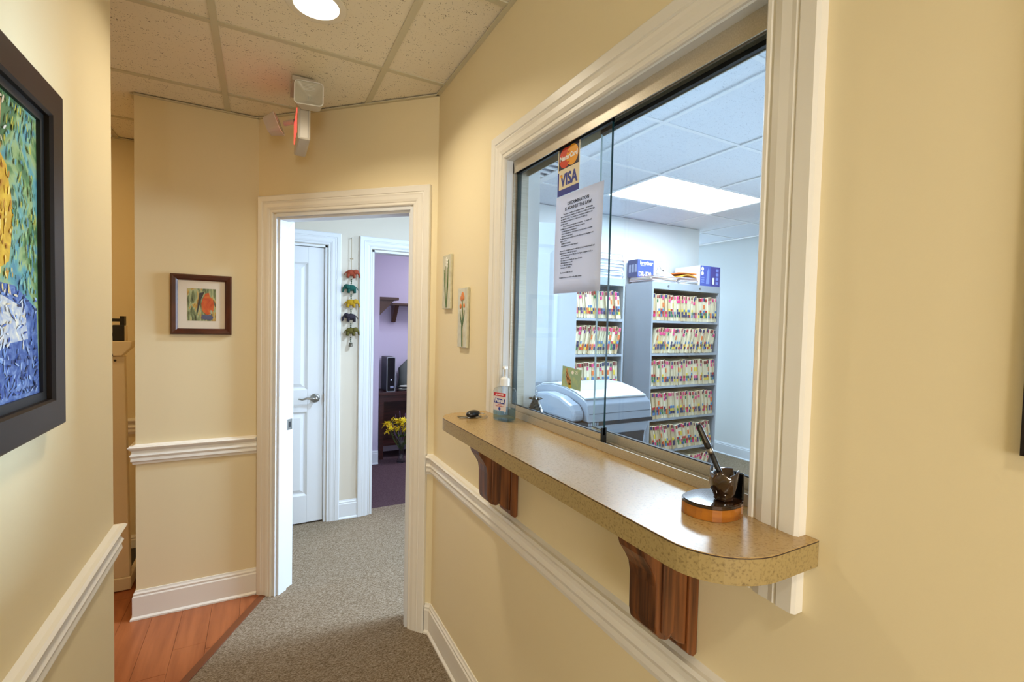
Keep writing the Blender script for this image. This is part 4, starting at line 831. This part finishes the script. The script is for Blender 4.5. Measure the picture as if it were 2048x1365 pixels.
mb = MB(); mb.box(1.05, 1.36, 1.965, 1.972, .745, 1.205); mb.box(1.05, 1.36, 2.018, 2.025, .745, 1.215); mb.box(1.05, 1.057, 1.972, 2.018, .745, 1.205); mb.box(1.353, 1.36, 1.972, 2.018, .745, 1.205); mb.box(1.057, 1.353, 1.972, 2.018, .745, .752); mb.build('tray_shell', PRG, tr)
MB().box(1.06, 1.35, 1.985, 2.005, .752, 1.19).build('papers', PCOL[0], tr)
pcx, pcy = .842, 1.385; g = tag(empty('pineapple_figurine', (pcx, pcy, ST)), 'small bronze pineapple card holder on the sill inside the glass', 'figurine')
BRZ = mat('dark_bronze', (74,64,52), .4, .5, noise=(120, (40,34,28), .45, .6, 3))
b_ = MB(); seg = 14; rows = 9; vs = []
for j in range(rows+1):
    z = .052*j/rows; r = .030*(1-.62*(j/rows)**1.6)*(1 if j else .9)
    for i in range(seg): t = 2*math.pi*(i+.5*(j % 2))/seg; q = r*(1+.07*((i+j) % 2)); vs.append((pcx+q*math.cos(t)*.85, pcy+q*math.sin(t), ST+.001+z))
b_.add(vs, [(j*seg+i, j*seg+(i+1)%seg, (j+1)*seg+(i+1)%seg, (j+1)*seg+i) for j in range(rows) for i in range(seg)]+[tuple(range(seg))[::-1], tuple(rows*seg+i for i in range(seg))]); b_.build('fruit', BRZ, g)
for k in range(9):
    t = k*.7; c_, s_ = math.cos(t), math.sin(t); q = Vector((pcx, pcy, ST+.048)); e = Vector((c_*.85, s_, 0)); pz = Vector((-s_, c_, 0))*.006
    lf = MB(); lf.add([q+pz, q-pz, q+e*.016+Vector((0,0,.014))+pz*.8, q+e*.016+Vector((0,0,.014))-pz*.8, q+e*.030+Vector((0,0,.010)), q+e*.012+Vector((0,0,.004))], [(0,1,3,2),(2,3,4),(0,2,5),(1,3,5),(2,4,5),(3,4,5),(0,1,5)]); lf.build('crown_leaf', BRZ, g)
b_ = MB(); b_.tube([(pcx+.002+.008*math.cos(t*.5)*(1-t/22), pcy+.008*math.sin(t*.5)*(1-t/22), ST+.058+.0016*t) for t in range(22)], .0011, 6); b_.build('wire_holder', STEEL, g)
# ---- hall: felt elephant string
mx, my = .600, YH-.032
g = tag(empty('elephant_string', (mx, YH, 2.13)), 'string of five coloured felt elephants with a bell hanging between two doors', 'wall hanging')
CORD = mat('tan_cord', (178,160,128), .8); MB().tube([(mx, my, 2.115),(mx+.002, my, 1.6),(mx, my, 1.345)], .0022, 6).build('cord', CORD, g)
MB().tube([(mx, YH, 2.12),(mx, my-.004, 2.12)], .003, 8).build('nail', STEEL, g); MB().tube([(mx-.012, my, 1.965),(mx+.012, my, 1.965)], .004, 8).build('knot', CORD, g)
def elephant(z, m, s_):
    e = MB(Matrix.Translation((mx, my, z)) @ Matrix.Rotation(.0, 4, 'Z') @ Matrix.Diagonal((s_, 1, 1, 1)))
    e.ball((0,0,.004), .036, .020, .024, seg=14); e.ball((.034,0,.012), .020, .017, .019, seg=12)
    e.tube([(.044,0,.010),(.056,0,-.004),(.058,0,-.020),(.062,0,-.030)], [.010,.008,.006,.004], 8)
    for lx, ly in ((-.022,.009),(-.022,-.009),(.018,.009),(.018,-.009)): e.tube([(lx,ly,-.006),(lx*1.15,ly,-.034)], [.011,.0085], 8)
    e.tube([(-.034,0,.010),(-.046,0,-.004),(-.050,0,-.014)], [.004,.003,.002], 6)
    for sy in (-1, 1): e.ball((.026,sy*.018,.012), .014, .004, .016, seg=10, rings=6)
    e.build('elephant', m, g, smooth=True)
BEAD = mat('dark_bead', (40,70,48), .4); zs = [1.857,1.745,1.636,1.530,1.425]
for k, (z, c_) in enumerate(zip(zs, ((150,64,38),(12,80,70),(176,138,14),(40,34,46),(88,80,22)))):
    elephant(z, mat('felt_%d' % k, c_, .9, bump=(300,.5)), 1 if k % 2 == 0 else -1)
    for q in range(3): MB().ball((mx, my, z-.048-.013*q), .0055, .0055, .006, seg=8, rings=6).build('bead', BEAD, g)
MB().lathe([(.004,.03),(.012,.028),(.014,.004),(.016,.0),(.010,-.002)], (mx, my, 1.312), 14).build('bell', mat('old_brass', (110,104,92), .35, .8), g, smooth=True)
# ---- lavender room
DKB = mat('dark_mahogany', (52,22,20), .35, noise=(6, (70,32,26), .4, .7, 4, (1,1,8))); WALN = mat('walnut_shelf', (78,52,40), .45)
g = tag(empty('wall_shelf', (1.105, 5.16, 1.74)), 'short brown wall shelf on a triangular bracket in the lavender room', 'shelf')
MB().box(1.106, 1.315, 5.03, 5.30, 1.735, 1.765).build('board', WALN, g, bevel=.002); MB().prism([(1.106,1.735),(1.27,1.735),(1.106,1.56)], 5.045, 5.065, ax='y').build('bracket', WALN, g)
g = tag(empty('wall_shelf', (1.6, 5.449, 1.70)), 'longer brown wall shelf with tapered bracket on the lavender back wall', 'shelf')
MB().box(1.30, 2.05, 5.24, 5.449, 1.690, 1.715).build('board', WALN, g, bevel=.002)
for x_ in (1.335, 1.90): MB().prism([(5.27,1.690),(5.449,1.690),(5.449,1.50),(5.42,1.50)], x_, x_+.045, ax='x').build('bracket', WALN, g)
g = tag(empty('console_desk', (1.5, 5.28, 0)), 'dark mahogany open desk against the lavender wall', 'desk')
MB().box(1.135, 1.95, 5.12, 5.44, .700, .735).build('desk_top', DKB, g, bevel=.003); MB().box(1.16, 1.93, 5.14, 5.43, .63, .70).build('apron', DKB, g)
for x_ in (1.145, 1.895):
    for y_ in (5.13, 5.385): MB().box(x_, x_+.045, y_, y_+.045, 0, .70).build('leg', DKB, g)
MB().box(1.19, 1.895, 5.36, 5.38, .16, .63).build('back_panel', DKB, g); MB().box(1.19, 1.895, 5.15, 5.38, .14, .165).build('lower_shelf', DKB, g)
g = tag(empty('computer_tower', (1.27, 5.28, .735)), 'black computer tower with silver trimmed front on the mahogany desk', 'computer')
MB().box(1.226, 1.318, 5.165, 5.42, .7355, 1.115).build('case', mat('pc_black', (26,26,30), .4), g, bevel=.004)
MB().prism(rrect(.094,.384,.012,4,1.272,.926), 5.155, 5.165, ax='y').build('silver_bezel', mat('pc_silver', (170,172,178), .3, .6), g); MB().prism(rrect(.080,.366,.010,4,1.272,.926), 5.150, 5.156, ax='y').build('front_panel', mat('pc_gloss', (12,12,14), .12), g)
MB().prism(circ(.006,12,1.272,.865), 5.148, 5.151, ax='y').build('power_light', mat('blue_led', (170,180,255), .3, emit=((190,200,255), 3)), g); MB().box(1.262, 1.300, 5.149, 5.151, .775, .800).build('sticker', PCOL[5], g)
g = MB(); g.lathe([(.11,0),(.125,.03),(.12,.14),(.10,.24),(.07,.31),(.02,.345)], (1.52,5.35,.7355), 18, sy=.55)
for v_ in g.v: v_.x += .02*math.sin(v_.z*40+v_.y*30)
tag(g.build('grey_bag', mat('grey_cloth', (96,100,98), .9, bump=(60,.4)), smooth=True), 'slumped grey cloth bag on the mahogany desk beside the computer', 'bag')
rc = random.Random(21); CB = mat('cable_black', (22,22,26), .5); CWH = mat('cable_white', (206,206,196), .5)
for k in range(5):
    cxk, cyk, zk = 1.40+.035*(k % 3), 5.20+.03*(k % 2), .7375+.0112*k; r_ = .038+.006*(k % 3)
    tb_ = MB(); tb_.tube([(cxk+r_*math.cos(t*.5)*1.25, cyk+r_*math.sin(t*.5)*.8, zk+.004+.0012*math.sin(t)) for t in range(26)], .0055, 6)
    tag(tb_.build('coiled_cable', CWH if k in (1, 4) else CB, smooth=True), '%s coiled cable heaped on the mahogany desk' % ('white' if k in (1, 4) else 'black'), 'cable', 'cables on the mahogany desk')
vx, vy = 1.345, 4.965; g = tag(empty('flower_vase', (vx, vy, 0)), 'clear glass vase of yellow flowers standing on the plum carpet', 'vase')
MB().lathe([(.045,0),(.050,.006),(.030,.05),(.026,.12),(.032,.19),(.044,.235),(.040,.235),(.028,.19),(.022,.12),(.024,.06),(.01,.02)], (vx,vy,.0005), 20).build('vase', glassmat('vase_glass', (.80,.84,.84), 2.0, .1), g, smooth=True)
YEL = [mat('yellow_petal', (238,214,30), .6), mat('deep_yellow_petal', (222,184,20), .6)]; PUR = mat('lilac_sprig', (110,84,120), .7)
for k in range(64):
    t = rc.uniform(0, 6.28); q = rc.random()**.5; c_ = Vector((vx+.18*q*math.cos(t)-.03, vy+.10*q*math.sin(t)-.03, .355+.085*(1-q*q)+rc.uniform(-.055,.05)))
    fl_ = MB(Matrix.Translation(c_) @ Matrix.Rotation(rc.uniform(-.9,.9), 4, 'X') @ Matrix.Rotation(rc.uniform(-.9,.9), 4, 'Y'))
    for p_ in range(5):
        a_ = p_*1.257; fl_.add([(0,0,0),(.020*math.cos(a_-.45),.020*math.sin(a_-.45),.010),(.042*math.cos(a_),.042*math.sin(a_),.006),(.020*math.cos(a_+.45),.020*math.sin(a_+.45),.010),(.018*math.cos(a_),.018*math.sin(a_),.004)], [(0,1,4),(1,2,4),(2,3,4),(3,0,4)])
    fl_.ball((0,0,.008), .008, .008, .010, seg=6, rings=4); fl_.build('blossom', YEL[k % 2], g)
    if k % 3 == 0: MB().tube([(vx, vy, .12),((vx+c_.x)/2, (vy+c_.y)/2, .24), c_], .0022, 5).build('stem', STEM, g)
for k in range(9):
    t = k*.7; e = Vector((math.cos(t), math.sin(t), 0)); q = Vector((vx, vy, .25)); s2 = Vector((-e.y, e.x, 0))*.016
    MB().add([q, q+e*.06+Vector((0,0,.06))+s2, q+e*.06+Vector((0,0,.06))-s2, q+e*.12+Vector((0,0,.05)), q+e*.06+Vector((0,0,.055))], [(0,1,4),(0,4,2),(1,3,4),(4,3,2)]).build('leaf', STEM, g)
for dx, h in ((-.075,.52),(-.03,.56),(.03,.53),(.06,.50),(-.11,.45)):
    MB().tube([(vx+dx*.2, vy-.02, .22),(vx+dx*.7, vy-.03, h-.14),(vx+dx, vy-.03, h)], [.003,.006,.003], 6).build('sprig', PUR, g)
# ---- side room: physician scale
BEI = mat('scale_beige', (234,220,192), .4); BLKM = mat('scale_black', (24,22,20), .4)
g = tag(empty('physician_scale', (-.76, 3.28, 0)), 'beige upright physician scale with black balance beam in the side room', 'scale')
MB().box(-.93, -.617, 3.20, 3.60, .003, .075).build('platform', BEI, g, bevel=.006); MB().box(-.90, -.64, 3.30, 3.58, .075, .080).build('rubber_mat', BLKM, g)
MB().prism([(-.755,.075),(-.622,.075),(-.640,1.285),(-.735,1.285)], 3.205, 3.245, ax='y').build('column', BEI, g, bevel=.004)
MB().prism([(-.745,1.287),(-.650,1.287),(-.608,1.335),(-.604,1.366),(-.76,1.366)], 3.19, 3.27, ax='y').build('beam_housing', BEI, g, bevel=.004)
MB().box(-.690, -.640, 3.20, 3.25, 1.366, 1.452).build('poise_block', BLKM, g, bevel=.004); MB().box(-.646, -.634, 3.205, 3.245, 1.366, 1.449).build('pointer_guard', BEI, g)
MB().tube([(-.72,3.225,1.40),(-.690,3.225,1.40)], .010, 10).build('knob', BLKM, g)
MB().box(-.86, -.645, 3.218, 3.232, 1.470, 1.486).build('beam', BLKM, g); MB().box(-.660, -.640, 3.205, 3.245, 1.452, 1.500).build('beam_end', BLKM, g); MB().box(-.725, -.685, 3.19, 3.204, 1.287, 1.300).build('latch', WALN, g); MB().prism(circ(.006,10,-.68,1.262), 3.2035, 3.2055, ax='y').build('screw', BLKM, g)
